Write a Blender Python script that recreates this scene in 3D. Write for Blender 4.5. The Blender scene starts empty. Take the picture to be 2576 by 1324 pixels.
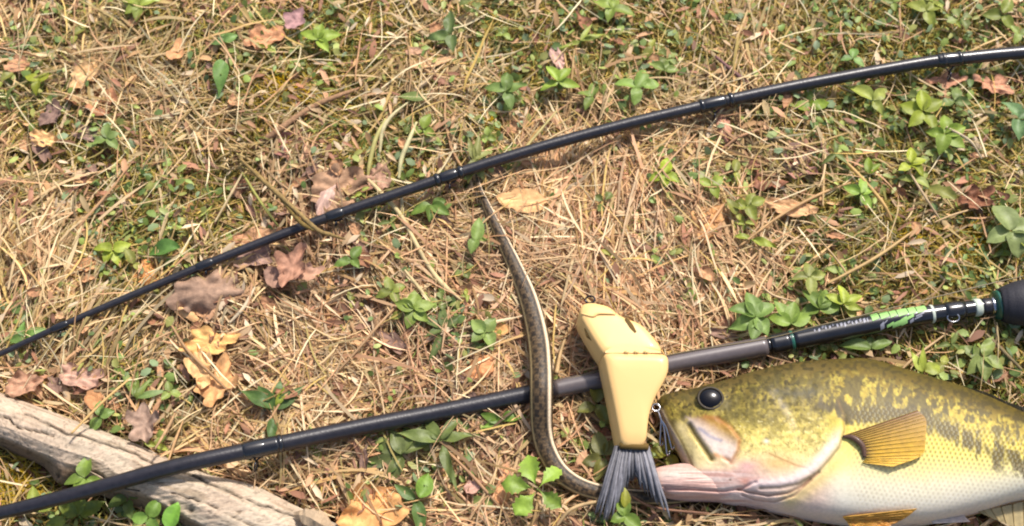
import bpy, math, random
import numpy as np
from mathutils import Vector, kdtree
random.seed(7); RNG = np.random.default_rng(11)
SC = bpy.context.scene; COL = SC.collection

# ------------------------------------------------------------------ camera, sky, sun, exposure
TILT = math.radians(24); DIST = 1.10; WID = 0.80; FOC = 36*DIST/WID
cam_d = bpy.data.cameras.new('camera'); cam = bpy.data.objects.new('camera', cam_d); COL.objects.link(cam)
cam_d.sensor_width = 36; cam_d.lens = FOC; cam_d.clip_start = 0.02; cam_d.clip_end = 200
CP = np.array([0, -math.sin(TILT)*DIST, math.cos(TILT)*DIST])
cam.location = CP; cam.rotation_euler = (TILT, 0, 0); SC.camera = cam
cam_d.dof.use_dof = True; cam_d.dof.focus_distance = DIST-0.06; cam_d.dof.aperture_fstop = 7.0
SC.cycles.filter_width = 2.0
SUN_EL, SUN_AZ = math.radians(54), math.radians(58)        # azimuth measured from +x towards +y
w = bpy.data.worlds.new('World'); SC.world = w; w.use_nodes = True
nt = w.node_tree; bg = nt.nodes['Background']; sky = nt.nodes.new('ShaderNodeTexSky')
sky.sky_type = 'NISHITA'; sky.sun_disc = False; sky.sun_elevation = SUN_EL; sky.sun_rotation = math.radians(90)-SUN_AZ
sky.dust_density = 3.0
nt.links.new(sky.outputs[0], bg.inputs[0]); bg.inputs[1].default_value = 0.15
sd = bpy.data.lights.new('sun', 'SUN'); sun = bpy.data.objects.new('sun', sd); COL.objects.link(sun)
sd.energy = 4.1; sd.angle = math.radians(4); sd.color = (1, 0.945, 0.885)
sdir = Vector((math.cos(SUN_EL)*math.cos(SUN_AZ), math.cos(SUN_EL)*math.sin(SUN_AZ), math.sin(SUN_EL)))
sun.rotation_euler = sdir.to_track_quat('Z', 'Y').to_euler()
vs = SC.view_settings; vs.view_transform = 'Standard'; vs.look = 'None'; vs.exposure = 0.32; vs.gamma = 1; vs.use_curve_mapping = False

# ------------------------------------------------------------------ pixel (2576 x 1324 frame) <-> world
ct, st = math.cos(TILT), math.sin(TILT)
def at(ox, oy, z=0.0):
    nx = (ox/2576-.5)*36/FOC; ny = -(oy-662)/2576*36/FOC
    dx, dy, dz = nx, ny*ct+st, ny*st-ct
    k = (z-CP[2])/dz
    return np.array([CP[0]+dx*k, CP[1]+dy*k, z])
def proj(P):
    P = np.asarray(P, float); q = P-CP
    cx = q[..., 0]; cy = q[..., 1]*ct+q[..., 2]*st; cz = -q[..., 1]*st+q[..., 2]*ct
    return (cx/-cz*FOC/36+.5)*2576, 662-(cy/-cz)*FOC/36*2576
MP = WID/2576                                              # metres per frame pixel
def rev(s, x, y, ox, oy): return ((ox+x/s)/1.118, (oy+y/s)/1.118)
def F1(x, y): return rev(2.758, x, y, 1780, 1000)
def F2(x, y): return rev(2.758, x, y, 2280, 1000)
def L3(x, y): return rev(2.006, x, y, 1560, 820)

# ------------------------------------------------------------------ numeric helpers
def S(r, g, b, k=0.80):
    c = np.array([r, g, b], float)/255
    return np.where(c <= .04045, c/12.92, ((c+.055)/1.055)**2.4)*k
def h2(ix, iy, s):
    n = (ix.astype(np.int64)*374761393+iy.astype(np.int64)*668265263+s*1274126177) & 0x7fffffff
    n = ((n ^ (n >> 13))*1274126177) & 0x7fffffff
    return ((n ^ (n >> 16)) & 0xffff)/65535.0
def vn(x, y, s=0):
    x = np.asarray(x, float); y = np.asarray(y, float)
    ix, iy = np.floor(x), np.floor(y); fx, fy = x-ix, y-iy
    fx = fx*fx*(3-2*fx); fy = fy*fy*(3-2*fy)
    a, b, c, d = h2(ix, iy, s), h2(ix+1, iy, s), h2(ix, iy+1, s), h2(ix+1, iy+1, s)
    return (a*(1-fx)+b*fx)*(1-fy)+(c*(1-fx)+d*fx)*fy
def fbm(x, y, s=0, o=4):
    t = 0; a = .5; n = 0
    for i in range(o):
        t = t+a*vn(x*2**i, y*2**i, s+i*17); n += a; a *= .5
    return t/n
def sm(a, b, x): t = np.clip((x-a)/(b-a), 0, 1); return t*t*(3-2*t)
def inpoly(x, y, P):
    c = np.zeros(np.shape(x), bool); n = len(P)
    for i in range(n):
        x0, y0 = P[i]; x1, y1 = P[i-1]
        c ^= ((y0 > y) != (y1 > y)) & (x < (x1-x0)*(y-y0)/((y1-y0) or 1e-9)+x0)
    return c
def dline(x, y, P):
    d = np.full(np.shape(x), 1e9)
    for (x0, y0), (x1, y1) in zip(P[:-1], P[1:]):
        dx, dy = x1-x0, y1-y0; t = np.clip(((x-x0)*dx+(y-y0)*dy)/(dx*dx+dy*dy+1e-9), 0, 1)
        d = np.minimum(d, np.hypot(x-x0-t*dx, y-y0-t*dy))
    return d
def catmull(P, n):
    P = np.asarray(P, float); P = np.vstack([2*P[0]-P[1], P, 2*P[-1]-P[-2]]); out = []
    m = len(P)-3
    for t in np.linspace(0, m-1e-6, n):
        i = int(t); f = t-i; a, b, c, d = P[i:i+4]
        out.append(.5*((2*b)+(c-a)*f+(2*a-5*b+4*c-d)*f*f+(3*b-a-3*c+d)*f**3))
    return np.array(out)

# ------------------------------------------------------------------ materials
def mat(name, col=None, rough=.6, spec=.5, metal=0, noise=None, namt=.25, bump=0, bscale=200, transl=0, coat=0, stretch=None, sss=0):
    m = bpy.data.materials.new(name); m.use_nodes = True; t = m.node_tree; N = t.nodes; L = t.links
    p = N['Principled BSDF']; p.inputs['Roughness'].default_value = rough; p.inputs['Metallic'].default_value = metal
    p.inputs['Specular IOR Level'].default_value = spec; p.inputs['Coat Weight'].default_value = coat
    p.inputs['Coat Roughness'].default_value = .12
    if sss: p.inputs['Subsurface Weight'].default_value = sss; p.inputs['Subsurface Scale'].default_value = .004
    tc = N.new('ShaderNodeTexCoord'); src = tc.outputs['Object']
    if stretch:
        mp = N.new('ShaderNodeMapping'); mp.inputs['Scale'].default_value = stretch; L.new(src, mp.inputs[0]); src = mp.outputs[0]
    if col is None:
        a = N.new('ShaderNodeAttribute'); a.attribute_name = 'Col'; c = a.outputs['Color']
    else:
        r = N.new('ShaderNodeRGB'); r.outputs[0].default_value = (*col, 1); c = r.outputs[0]
    if noise:
        n = N.new('ShaderNodeTexNoise'); n.inputs['Scale'].default_value = noise; n.inputs['Detail'].default_value = 5; L.new(src, n.inputs['Vector'])
        mr = N.new('ShaderNodeMapRange'); mr.inputs['From Min'].default_value = .3; mr.inputs['From Max'].default_value = .7
        mr.inputs['To Min'].default_value = 1-namt; mr.inputs['To Max'].default_value = 1+namt; L.new(n.outputs[0], mr.inputs[0])
        mx = N.new('ShaderNodeMix'); mx.data_type = 'RGBA'; mx.blend_type = 'MULTIPLY'; mx.inputs[0].default_value = 1
        L.new(c, mx.inputs[6]); L.new(mr.outputs[0], mx.inputs[7]); c = mx.outputs[2]
    L.new(c, p.inputs['Base Color'])
    if bump:
        n = N.new('ShaderNodeTexNoise'); n.inputs['Scale'].default_value = bscale; n.inputs['Detail'].default_value = 4; L.new(src, n.inputs['Vector'])
        b = N.new('ShaderNodeBump'); b.inputs['Strength'].default_value = bump; b.inputs['Distance'].default_value = .001
        L.new(n.outputs[0], b.inputs['Height']); L.new(b.outputs[0], p.inputs['Normal'])
    if transl:
        tr = N.new('ShaderNodeBsdfTranslucent'); L.new(c, tr.inputs[0]); ms = N.new('ShaderNodeMixShader'); ms.inputs[0].default_value = transl
        L.new(p.outputs[0], ms.inputs[1]); L.new(tr.outputs[0], ms.inputs[2]); L.new(ms.outputs[0], N['Material Output'].inputs[0])
    return m
M_soil = mat('soil', None, .95, .2, noise=90, namt=.45, bump=.8, bscale=300)
M_straw = mat('straw', None, .62, .35, transl=.22)
M_green = mat('green_leaf', None, .5, .45, noise=140, namt=.18, bump=.25, bscale=400, transl=.30)
M_moss = mat('moss', None, .8, .2, transl=.25)
M_dead = mat('dead_leaf', None, .7, .3, noise=220, namt=.22, bump=.5, bscale=500, transl=.12)
M_wood = mat('weathered_wood', None, .85, .25, noise=500, namt=.12, bump=.35, bscale=700)
M_twig = mat('twig_bark', None, .8, .3, noise=400, namt=.3, bump=.5, bscale=600)
M_blank = mat('graphite_blank', tuple(S(38, 35, 40)), .36, .5, noise=260, namt=.3, bump=.15, bscale=500, coat=.12)
M_blank2 = mat('graphite_grey_sheen', tuple(S(104, 94, 92)), .34, .6, noise=300, namt=.1, coat=.3)  # matte blank section, its broad highlight put into a lighter base colour
M_black = mat('black_varnish', tuple(S(28, 28, 32)), .26, .5, noise=200, namt=.3, coat=.35)
M_foam = mat('black_foam_grip', tuple(S(46, 44, 50)), .6, .4, noise=900, namt=.25, bump=.3, bscale=900)
M_steel = mat('steel', tuple(S(190, 190, 195)), .25, .6, metal=1)
M_dsteel = mat('dark_steel', tuple(S(70, 70, 75)), .3, .6, metal=1)
M_gprint = mat('pale_green_print', tuple(S(158, 206, 118)), .5, .4, noise=900, namt=.12)
M_sprint = mat('silver_print', tuple(S(150, 150, 160)), .4, .5, noise=900, namt=.15)
M_teal = mat('dark_green_ring', tuple(S(30, 92, 74)), .3, .6, coat=.5)
M_pale = mat('pale_ring', tuple(S(200, 208, 190)), .5, .4)
M_lure = mat('pale_yellow_lure_paint', tuple(S(242, 198, 128, .84)), .42, .35, noise=35, namt=.03, coat=.12)
M_slot = mat('dark_slot', tuple(S(112, 88, 44)), .8, .2)
M_btail = mat('grey_tail_rubber', None, .5, .4, noise=300, namt=.2)
M_fish = mat('fish_skin', None, .50, .22, coat=0, bump=.06, bscale=600, noise=420, namt=.09)
M_fin = mat('fin_membrane', None, .5, .35, transl=.12, noise=300, namt=.15, coat=.2)
M_eye = mat('fish_eye', tuple(S(14, 12, 16)), .2, .3, coat=.1)
M_iris = mat('fish_iris', tuple(S(60, 50, 32)), .5, .3)
M_snake = mat('snake_scales', None, .5, .4, bump=.4, bscale=900, noise=500, namt=.15)
M_line = mat('fishing_line', tuple(S(120, 105, 70)), .4, .5)

# ------------------------------------------------------------------ object helpers
def obj(name, V, F, m, parent=None, col=None, smooth=True, loc=None):
    V = np.asarray(V, float)
    off = np.zeros(3)
    if parent is not None:
        p = parent
        while p is not None: off = off+np.array(p.location); p = p.parent
    elif loc is not None: off = np.asarray(loc, float)
    me = bpy.data.meshes.new(name); V = V-off; F = np.asarray(F) if not isinstance(F, list) else F
    if isinstance(F, np.ndarray):
        n, k = F.shape; me.vertices.add(len(V)); me.vertices.foreach_set('co', V.ravel())
        me.loops.add(n*k); me.loops.foreach_set('vertex_index', F.ravel().astype(np.int32))
        me.polygons.add(n); me.polygons.foreach_set('loop_start', np.arange(0, n*k, k, dtype=np.int32))
        me.update(calc_edges=True)
    else: me.from_pydata(V.tolist(), [], F)
    me.polygons.foreach_set('use_smooth', [smooth]*len(me.polygons))
    if col is not None:
        col = np.asarray(col, float)
        if col.ndim == 1: col = np.tile(col, (len(V), 1))
        a = me.color_attributes.new('Col', 'FLOAT_COLOR', 'POINT')
        a.data.foreach_set('color', np.hstack([col, np.ones((len(V), 1))]).ravel())
    me.materials.append(m); me.update()
    o = bpy.data.objects.new(name, me); COL.objects.link(o)
    if parent is not None: o.parent = parent
    elif loc is not None: o.location = loc
    return o
def tag(o, label=None, cat=None, group=None, kind=None):
    for k, v in (('label', label), ('category', cat), ('group', group), ('kind', kind)):
        if v: o[k] = v
    return o
def thing(name, label, cat, loc, group=None):
    o = bpy.data.objects.new(name, None); o.empty_display_size = .01; COL.objects.link(o); o.location = loc
    return tag(o, label, cat, group)
def copy_tree(o, parent=None):
    c = o.copy(); COL.objects.link(c); c.parent = parent
    for ch in list(o.children): copy_tree(ch, c)
    return c
def gridF(a, b, wrap=False):
    i, j = np.meshgrid(np.arange(a-1), np.arange(b if wrap else b-1), indexing='ij'); j2 = (j+1) % b
    return np.stack([i*b+j, i*b+j2, (i+1)*b+j2, (i+1)*b+j], -1).reshape(-1, 4)
def tube(P, R, seg=10, n=None, cap=True, jit=0):
    """sweep: P points, R radii. frame: side is to the right of travel (seen from above when walking), up is z"""
    P = np.asarray(P, float); R = np.asarray(R, float)
    if n: X = catmull(np.hstack([P, R[:, None]]), n); P = X[:, :3]; R = np.maximum(X[:, 3], 1e-5)
    T = np.gradient(P, axis=0); T /= np.linalg.norm(T, axis=1)[:, None]+1e-12
    up = np.array([0, 0, 1.]); side = np.cross(up, T)
    bad = np.linalg.norm(side, axis=1) < .05; side[bad] = (1, 0, 0)
    side /= np.linalg.norm(side, axis=1)[:, None]; U = np.cross(T, side)
    a = np.linspace(0, 2*np.pi, seg, endpoint=False)
    rr = R[:, None]*(1+(jit*(RNG.random((len(P), seg))-.5) if jit else 0))
    V = P[:, None]+rr[..., None]*(np.cos(a)[None, :, None]*side[:, None]+np.sin(a)[None, :, None]*U[:, None])
    F = [tuple(int(q) for q in f) for f in gridF(len(P), seg, True)]
    if cap: F.append(tuple(range(seg))[::-1]); F.append(tuple(range((len(P)-1)*seg, len(P)*seg)))
    return V.reshape(-1, 3), F, P, a
def gh(x, y):                                              # ground relief
    return .0045*(np.sin(x*19+1)*np.cos(y*23+.5)+.6*np.sin(x*47+y*31))+.004*(vn(np.asarray(x)*60+99, np.asarray(y)*60+99, 5)-.5)

# ------------------------------------------------------------------ regions of the lawn (how it is planted)
GREEN = [(350,30,60),(640,70,70),(820,100,90),(1130,100,80),(1250,70,60),(1480,50,90),(1650,60,90),(1850,40,60),(2080,70,120),(2300,60,120),(2500,80,120),
 (2320,300,120),(2180,260,90),(2040,290,70),(2450,220,80),(2540,290,60),(1680,440,60),(1830,500,80),(2180,480,80),(2360,430,80),(2540,570,90),(1040,770,90),(1110,850,80),
 (1210,840,60),(1000,1110,110),(1130,1140,90),(1060,1230,90),(290,630,80),(420,620,70),(350,980,110),(60,830,70),(90,200,70),(70,280,60),(200,1290,120),(400,1310,90),
 (1500,1110,60),(1560,1290,60),(2020,800,160),(2130,760,80),(2380,900,120),(2500,900,120),(1270,230,70),(1400,190,60),(1220,400,70),(1200,600,50),(540,190,60),
 (1000,420,110),(960,560,70),(270,350,80),(100,120,80),(480,500,70),(350,520,90),(2100,380,90),(1930,330,60),(1600,220,90),(1650,1150,60),(1720,700,60),(2420,700,80)]
MOSSY = [(720,240,120),(850,330,110),(600,330,90),(1950,60,200),(2250,180,220),(2400,380,220),(2500,520,200),(2300,600,220),(2450,760,160),(2100,520,160),(1000,350,160),(1600,130,180),
 (540,560,110),(300,780,120),(60,1230,120),(2200,700,140),(1350,120,150),(2500,930,120),(430,450,100),(150,400,140),(400,120,160),(900,100,150)]
STRAW = [(1560,600,260),(1450,420,150),(1150,650,150),(1300,680,120),(900,760,160),(1650,760,120),(1560,760,130),(200,860,150),(60,650,130),(300,210,130),(500,300,130),(1800,980,140),
 (1900,620,130),(1700,700,140),(850,930,140),(1150,950,130),(1700,350,120),(1250,1150,120),(1200,1280,160),(750,1080,130),(1050,180,110),(1900,130,140),(2000,450,110)]
LITTER = [(700,660,120),(560,900,140),(200,940,130),(1080,900,160),(640,800,120),(850,1150,120),(1200,1080,130),(1420,1130,110),(1750,1290,220),(2050,1320,200),(950,680,100),(2450,500,90),
 (2230,870,120),(2060,890,120),(880,500,120),(720,370,90),(1960,420,90),(560,750,120),(950,1220,120),(1330,900,100),(230,480,110),(820,640,140)]
def wt(x, y, L):
    v = 0
    for a, b, r in L: v = v+np.exp(-((x-a)**2+(y-b)**2)/(r*r))
    return np.clip(v, 0, 1.3)
def outside(x, y): return (x < -60) | (x > 2640) | (y < -60) | (y > 1390)
def warp(x, y):
    return x+90*(vn(x/70, y/70, 71)-.5), y+90*(vn(x/70, y/70, 72)-.5)
def greenness(x, y):
    X, Y = warp(x, y); v = wt(X, Y, GREEN)
    return np.where(outside(x, y), fbm(x/220, y/220, 3)*1.0, v)
def mossiness(x, y):
    X, Y = warp(x, y); v = wt(X, Y, MOSSY)
    return np.where(outside(x, y), fbm(x/260, y/260, 31)*1.1, v)
def litter(x, y):
    X, Y = warp(x, y); v = wt(X, Y, LITTER)
    return np.where(outside(x, y), fbm(x/200, y/200, 57)*.8, v)

# ------------------------------------------------------------------ ground sheet
gx = np.concatenate([-np.geomspace(30, .8, 24), np.linspace(-.75, .75, 260), np.geomspace(.8, 30, 24)])
gy = np.concatenate([-np.geomspace(30, .62, 24), np.linspace(-.55, .55, 200), np.geomspace(.62, 30, 24)])
X, Y = np.meshgrid(gx, gy, indexing='ij'); Z = gh(X, Y)-.002+.003*(fbm(X*220, Y*220, 9)-.5)
V = np.stack([X, Y, Z], -1).reshape(-1, 3)
n = fbm(X*40, Y*40, 21).reshape(-1, 1); n2 = fbm(X*160, Y*160, 25).reshape(-1, 1)
c = S(86, 54, 36)*(1-n)+S(106, 86, 46)*n; c = c*(.5+.8*n2)
far = sm(.7, 1.6, np.hypot(X, Y)).reshape(-1, 1); c = c*(1-far)+(S(165, 140, 92)*n+S(120, 125, 60)*(1-n))*far*(.7+.6*n2)+0
ground = obj('ground', V, gridF(len(gx), len(gy)), M_soil, col=c); tag(ground, kind='structure')

# ------------------------------------------------------------------ footprints (frame px)
T_OUT = [(1652,1015),(1664,1000),(1690,992),(1725,986),(1765,978),(1826,962),(1884,945),(1981,924),(2102,914),(2169,914),(2234,930),(2315,956),(2396,980),(2477,1012),(2576,1056),(2720,1105),(2900,1148),(3080,1170)]
B_OUT = [(1654,1036),(1668,1066),(1695,1118),(1728,1180),(1752,1240),(1822,1262),(1900,1274),(1995,1296),(2110,1314),(2175,1320),(2240,1322),(2320,1318),(2400,1302),(2480,1282),(2576,1257),(2720,1245),(2900,1238),(3080,1235)]
FISHP = T_OUT+B_OUT[::-1][:-6]+[(1851,1267),(1673,1254),(1640,1235),(1640,1190),(1720,1173),(1668,1066)]
FISHS = None
LOG_A = [(-200,925),(-60,968),(20,995),(200,1062),(330,1112),(450,1165),(530,1195),(640,1222),(760,1280),(870,1328),(1000,1385)]
LOG_R = [(-200,1040),(-60,1082),(21,1105),(104,1140),(194,1167),(260,1206),(330,1226),(417,1271),(503,1317),(620,1372),(760,1435)]
LOG_B = [(-200,1068),(-60,1110),(21,1135),(132,1184),(200,1216),(255,1246),(305,1265),(417,1302),(470,1330),(600,1392),(740,1460)]
LOGP = LOG_A+LOG_B[::-1]
def shrink(P, d):
    P = np.array(P, float); m = P.mean(0); Q = P.copy()
    for i in range(len(P)):
        t = P[(i+1) % len(P)]-P[i-1]; nrm = np.array([-t[1], t[0]]); nrm /= np.hypot(*nrm)+1e-9
        if not inpoly(np.array([P[i][0]+nrm[0]*3]), np.array([P[i][1]+nrm[1]*3]), [tuple(a) for a in P])[0]: nrm = -nrm
        Q[i] = P[i]+nrm*d
    return [tuple(q) for q in Q]
LOGS = shrink(LOGP, 14); FISHS = shrink(FISHP, 9)
ROD1 = [(-320,1045,.024,4),(-120,948,.024,5),(20,882,.024,7),(150,822,.025,8),(300,757,.025,9),(500,673,.025,10.5),(650,613,.025,11.5),(800,556,.025,12.5),(1000,487,.026,13.5),(1250,404,.027,14.5),
        (1500,332,.027,15),(1750,271,.027,15.5),(2000,217,.027,16),(2300,162,.027,16.5),(2420,147,.027,17),(2576,132,.027,17.5),(2800,118,.027,18),(3050,112,.027,19)]
ROD2 = [(-320,1340,.028,13),(-100,1309,.032,14),(20,1286,.035,15.5),(200,1240,.040,17),(450,1172,.044,18.5),(650,1128,.038,19),(900,1076,.028,19.5),(1100,1038,.021,20.5),(1335,991,.016,21.5),(1520,953,.016,22),
        (1690,915,.018,22.5),(1930,870,.020,24),(2200,815,.024,24),(2300,797,.025,23),(2450,775,.026,19),(2576,760,.026,19),(2900,722,.026,20)]

# ------------------------------------------------------------------ bulk blades
PAL = np.array([S(238,202,154), S(220,170,128), S(248,226,186), S(196,146,106), S(190,164,120), S(218,182,108), S(134,94,60), S(172,152,88), S(228,184,144)])*np.array([1.12, 1.15, 1.06])
PW = np.array([.2, .2, .13, .13, .1, .1, .05, .05, .06])
def strips(base, head, L, pitch, curl, width, nseg, zmax, colr, tipc=1.0, droop=1.0, wob=0):
    N = len(head); k = nseg+1; s = np.linspace(0, 1, k)
    hd = head[:, None]+curl[:, None]*s[None]+wob*(RNG.random((N, k))-.5)
    pt = pitch[:, None]*(1-droop*s[None]*1.3)
    ds = (L/nseg)[:, None]
    cx = np.cumsum(np.cos(hd)*np.cos(pt)*ds, 1)-np.cos(hd[:, :1])*np.cos(pt[:, :1])*ds
    cy = np.cumsum(np.sin(hd)*np.cos(pt)*ds, 1)-np.sin(hd[:, :1])*np.cos(pt[:, :1])*ds
    cz = np.cumsum(np.sin(pt)*ds, 1)-np.sin(pt[:, :1])*ds
    x = base[:, 0:1]+cx; y = base[:, 1:2]+cy; g = gh(x, y); z = np.maximum(base[:, 2:3]+cz, .0012)
    z = np.minimum(z, zmax if np.isscalar(zmax) else zmax[:, None])+g
    wd = width[:, None]*np.minimum(1, np.minimum((1-s)*3.2+.12, s*4+.55))[None]*.5
    tw = RNG.uniform(-.9, .9, N)[:, None]
    nx, ny = -np.sin(hd)*wd*np.cos(tw), np.cos(hd)*wd*np.cos(tw); nz = wd*np.sin(tw)*.8
    V = np.stack([np.stack([x-nx, y-ny, z-nz], -1), np.stack([x+nx, y+ny, z+nz], -1)], 2)   # N,k,2,3
    C = np.repeat(np.repeat(colr[:, None, None], k, 1), 2, 2)*(1+(tipc-1)*s)[None, :, None, None]
    b = (np.arange(N)*2*k)[:, None]; j = np.arange(nseg)[None]*2
    F = np.stack([b+j, b+j+1, b+j+3, b+j+2], -1)
    return V, F, C, x, y, z
def scatter(n, f=None, xr=(-.66, .66), yr=(-.46, .5), view=False):
    out = []
    while sum(map(len, out)) < n:
        p = np.stack([RNG.uniform(*xr, n*2), RNG.uniform(*yr, n*2)], 1)
        px, py = proj(np.hstack([p, np.zeros((len(p), 1))])); o = (px < -50) | (px > 2626) | (py < -50) | (py > 1374)
        k = RNG.random(len(p)) < np.where(o, .33, 1.0)*(f(px, py) if f else 1)
        out.append(p[k])
    return np.concatenate(out)[:n]
def clean(V, F, C, x, y, keepf=.06):
    px, py = proj(np.stack([x, y, np.full(x.shape, .02)], -1))
    bad = inpoly(px, py, FISHS).any(1) & (RNG.random(len(x)) > keepf*.2)
    bad |= inpoly(px, py, LOGS).any(1) & (RNG.random(len(x)) > keepf)
    k = ~bad; V = V[k]; C = C[k]; n = k.sum(); kk = V.shape[1]
    b = (np.arange(n)*2*kk)[:, None]; j = np.arange(kk-1)[None]*2
    F = np.stack([b+j, b+j+1, b+j+3, b+j+2], -1).reshape(-1, 4)
    return V.reshape(-1, 3), F, C.reshape(-1, 3)
def flow(px, py):                                          # combed direction of the long straw
    a = np.full(px.shape, np.nan)
    for cx, cy, r, ang in [(1560,560,190,-78),(1650,740,130,-68),(1480,420,110,-100),(1780,985,100,-95),(1150,660,110,-25),(1330,700,90,-50),(760,760,120,-50),(980,620,90,-40),(80,1180,70,-40),(120,730,150,80),(1900,100,180,80),(300,880,140,60)]:
        m = ((px-cx)**2+(py-cy)**2) < (r*(.6+.8*RNG.random(px.shape)))**2; a = np.where(m, math.radians(ang), a)
    return a
# fine brown thatch and crumbs, lowest layer
n = 34000; p = scatter(n, lambda x, y: .75+.25*litter(x, y)); px, py = proj(np.hstack([p, np.zeros((n, 1))]))
pal = PAL[RNG.choice(9, n, p=[.12,.18,.03,.2,.12,.1,.15,.07,.03])]*RNG.uniform(.4, .85, (n, 1))  # low layer toned down so the gaps between straws look shaded
V, F, C, x, y, z = strips(np.hstack([p, RNG.uniform(.001, .006, (n, 1))]), RNG.uniform(0, 6.283, n), RNG.uniform(.010, .028, n), RNG.uniform(-.1, .35, n), RNG.normal(0, .9, n), RNG.uniform(.0007, .0016, n), 3, .012, pal)
V, F, C = clean(V, F, C, x, y); tag(obj('thatch', V, F, M_straw, col=C, smooth=False), 'matted fine brown thatch covering the soil', 'thatch', kind='stuff')
# long dry grass, clumped
nc = 1900; cen = scatter(nc, lambda x, y: np.clip(.5+.7*wt(x, y, STRAW)-.5*greenness(x, y)-.6*mossiness(x, y), .09, 1)); m = 16
cid = np.repeat(np.arange(nc), m); n = nc*m
cpx, cpy = proj(np.hstack([cen, np.zeros((nc, 1))])); fl = flow(cpx, cpy)
chead = np.where(np.isnan(fl), RNG.uniform(0, 6.283, nc), fl+RNG.normal(0, .22, nc)+np.where(RNG.random(nc) < .3, math.pi, 0))
spread = RNG.uniform(.15, .9, nc)*np.where(np.isnan(fl), 1, .45)
cc = PAL[RNG.choice(9, nc, p=PW/PW.sum())]
base = cen[cid]+RNG.normal(0, .006, (n, 2))
li = litter(*proj(np.hstack([base, np.zeros((n, 1))])))
own = PAL[RNG.choice(9, n, p=PW/PW.sum())]; colr = (cc[cid]*.55+own*.45)*RNG.uniform(.62, 1.15, (n, 1))*(1-.25*li[:, None]*RNG.random((n, 1)))
pnk = wt(*proj(np.hstack([base, np.zeros((n, 1))])), [(1560,560,300),(1100,900,250),(1250,1200,250),(800,700,250)])[:, None]
colr = colr*(1-.22*(wt(*proj(np.hstack([base, np.zeros((n, 1))])), MOSSY)[:, None]*.8))*(1-pnk*np.array([[0., .06, .01]])); gpx, gpy = proj(np.hstack([base, np.zeros((n, 1))])); mo = np.clip(mossiness(gpx, gpy), 0, 1)[:, None]*RNG.random((n, 1))*.55; colr = (colr*(1-mo)+S(176,160,84)*mo)*(.40+1.2*fbm(gpx/34, gpy/28, 201, 3)[:, None])
L = RNG.lognormal(math.log(.037), .42, n); L = np.clip(L, .010, .085)
V, F, C, x, y, z = strips(np.hstack([base, RNG.uniform(.002, .014, (n, 1))]), chead[cid]+RNG.normal(0, 1, n)*spread[cid], L, RNG.normal(.22, .28, n), RNG.normal(0, .42, n), RNG.choice([.0008, .0012, .0017, .0026], n, p=[.3, .35, .25, .1]), 6, RNG.uniform(.009, .022, n), colr, wob=.13)
V, F, C = clean(V, F, C, x, y); tag(obj('dry_grass', V, F, M_straw, col=C, smooth=False), 'matted dry straw coloured grass lying in all directions', 'dry grass', kind='stuff')
# upright thin dry and green blades
n = 25000; p = scatter(n, lambda x, y: np.clip(.24+.8*greenness(x, y)+.5*mossiness(x, y), 0, 1))
gcol = np.array([S(158,168,84), S(128,146,68), S(186,178,96), S(204,190,120), S(114,132,68)])[RNG.integers(0, 5, n)]*RNG.uniform(.7, 1.15, (n, 1))
V, F, C, x, y, z = strips(np.hstack([p, np.full((n, 1), .001)]), RNG.uniform(0, 6.283, n), RNG.uniform(.012, .032, n), RNG.uniform(.3, 1.2, n), RNG.normal(0, .5, n), RNG.uniform(.0008, .0016, n), 4, .024, gcol, tipc=1.2, droop=.6)
V, F, C = clean(V, F, C, x, y, .02); tag(obj('green_grass', V, F, M_green, col=C, smooth=False), 'thin green grass blades growing through the thatch', 'grass', kind='stuff')
# moss: short sprigs
n = 125000; p = scatter(n, lambda x, y: np.clip(1.1*mossiness(x, y)**1.2+.25*greenness(x, y)+.03, 0, 1)); px, py = proj(np.hstack([p, np.zeros((n, 1))]))
mc = np.array([S(166,142,66), S(190,164,80), S(134,118,58), S(206,176,94), S(146,144,66)])[RNG.integers(0, 5, n)]*RNG.uniform(.55, 1.2, (n, 1))
gold = wt(px, py, [(715,240,60),(760,270,35),(2290,620,40),(2440,620,50),(60,1230,60),(1230,320,30),(700,110,30)])[:, None]; mc = mc*(1-gold)+S(196,160,24)*gold*RNG.uniform(.6, 1.1, (n, 1))
V, F, C, x, y, z = strips(np.hstack([p, RNG.uniform(0, .011, (n, 1))]), RNG.uniform(0, 6.283, n), RNG.uniform(.004, .012, n), RNG.uniform(.3, 1.4, n), RNG.normal(0, .6, n), RNG.uniform(.0007, .0016, n), 2, .020, mc, tipc=1.35, droop=.5)
V, F, C = clean(V, F, C, x, y, 0); tag(obj('moss', V, F, M_moss, col=C, smooth=False), 'olive and golden moss cushions under the dry grass', 'moss', kind='stuff')
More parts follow.
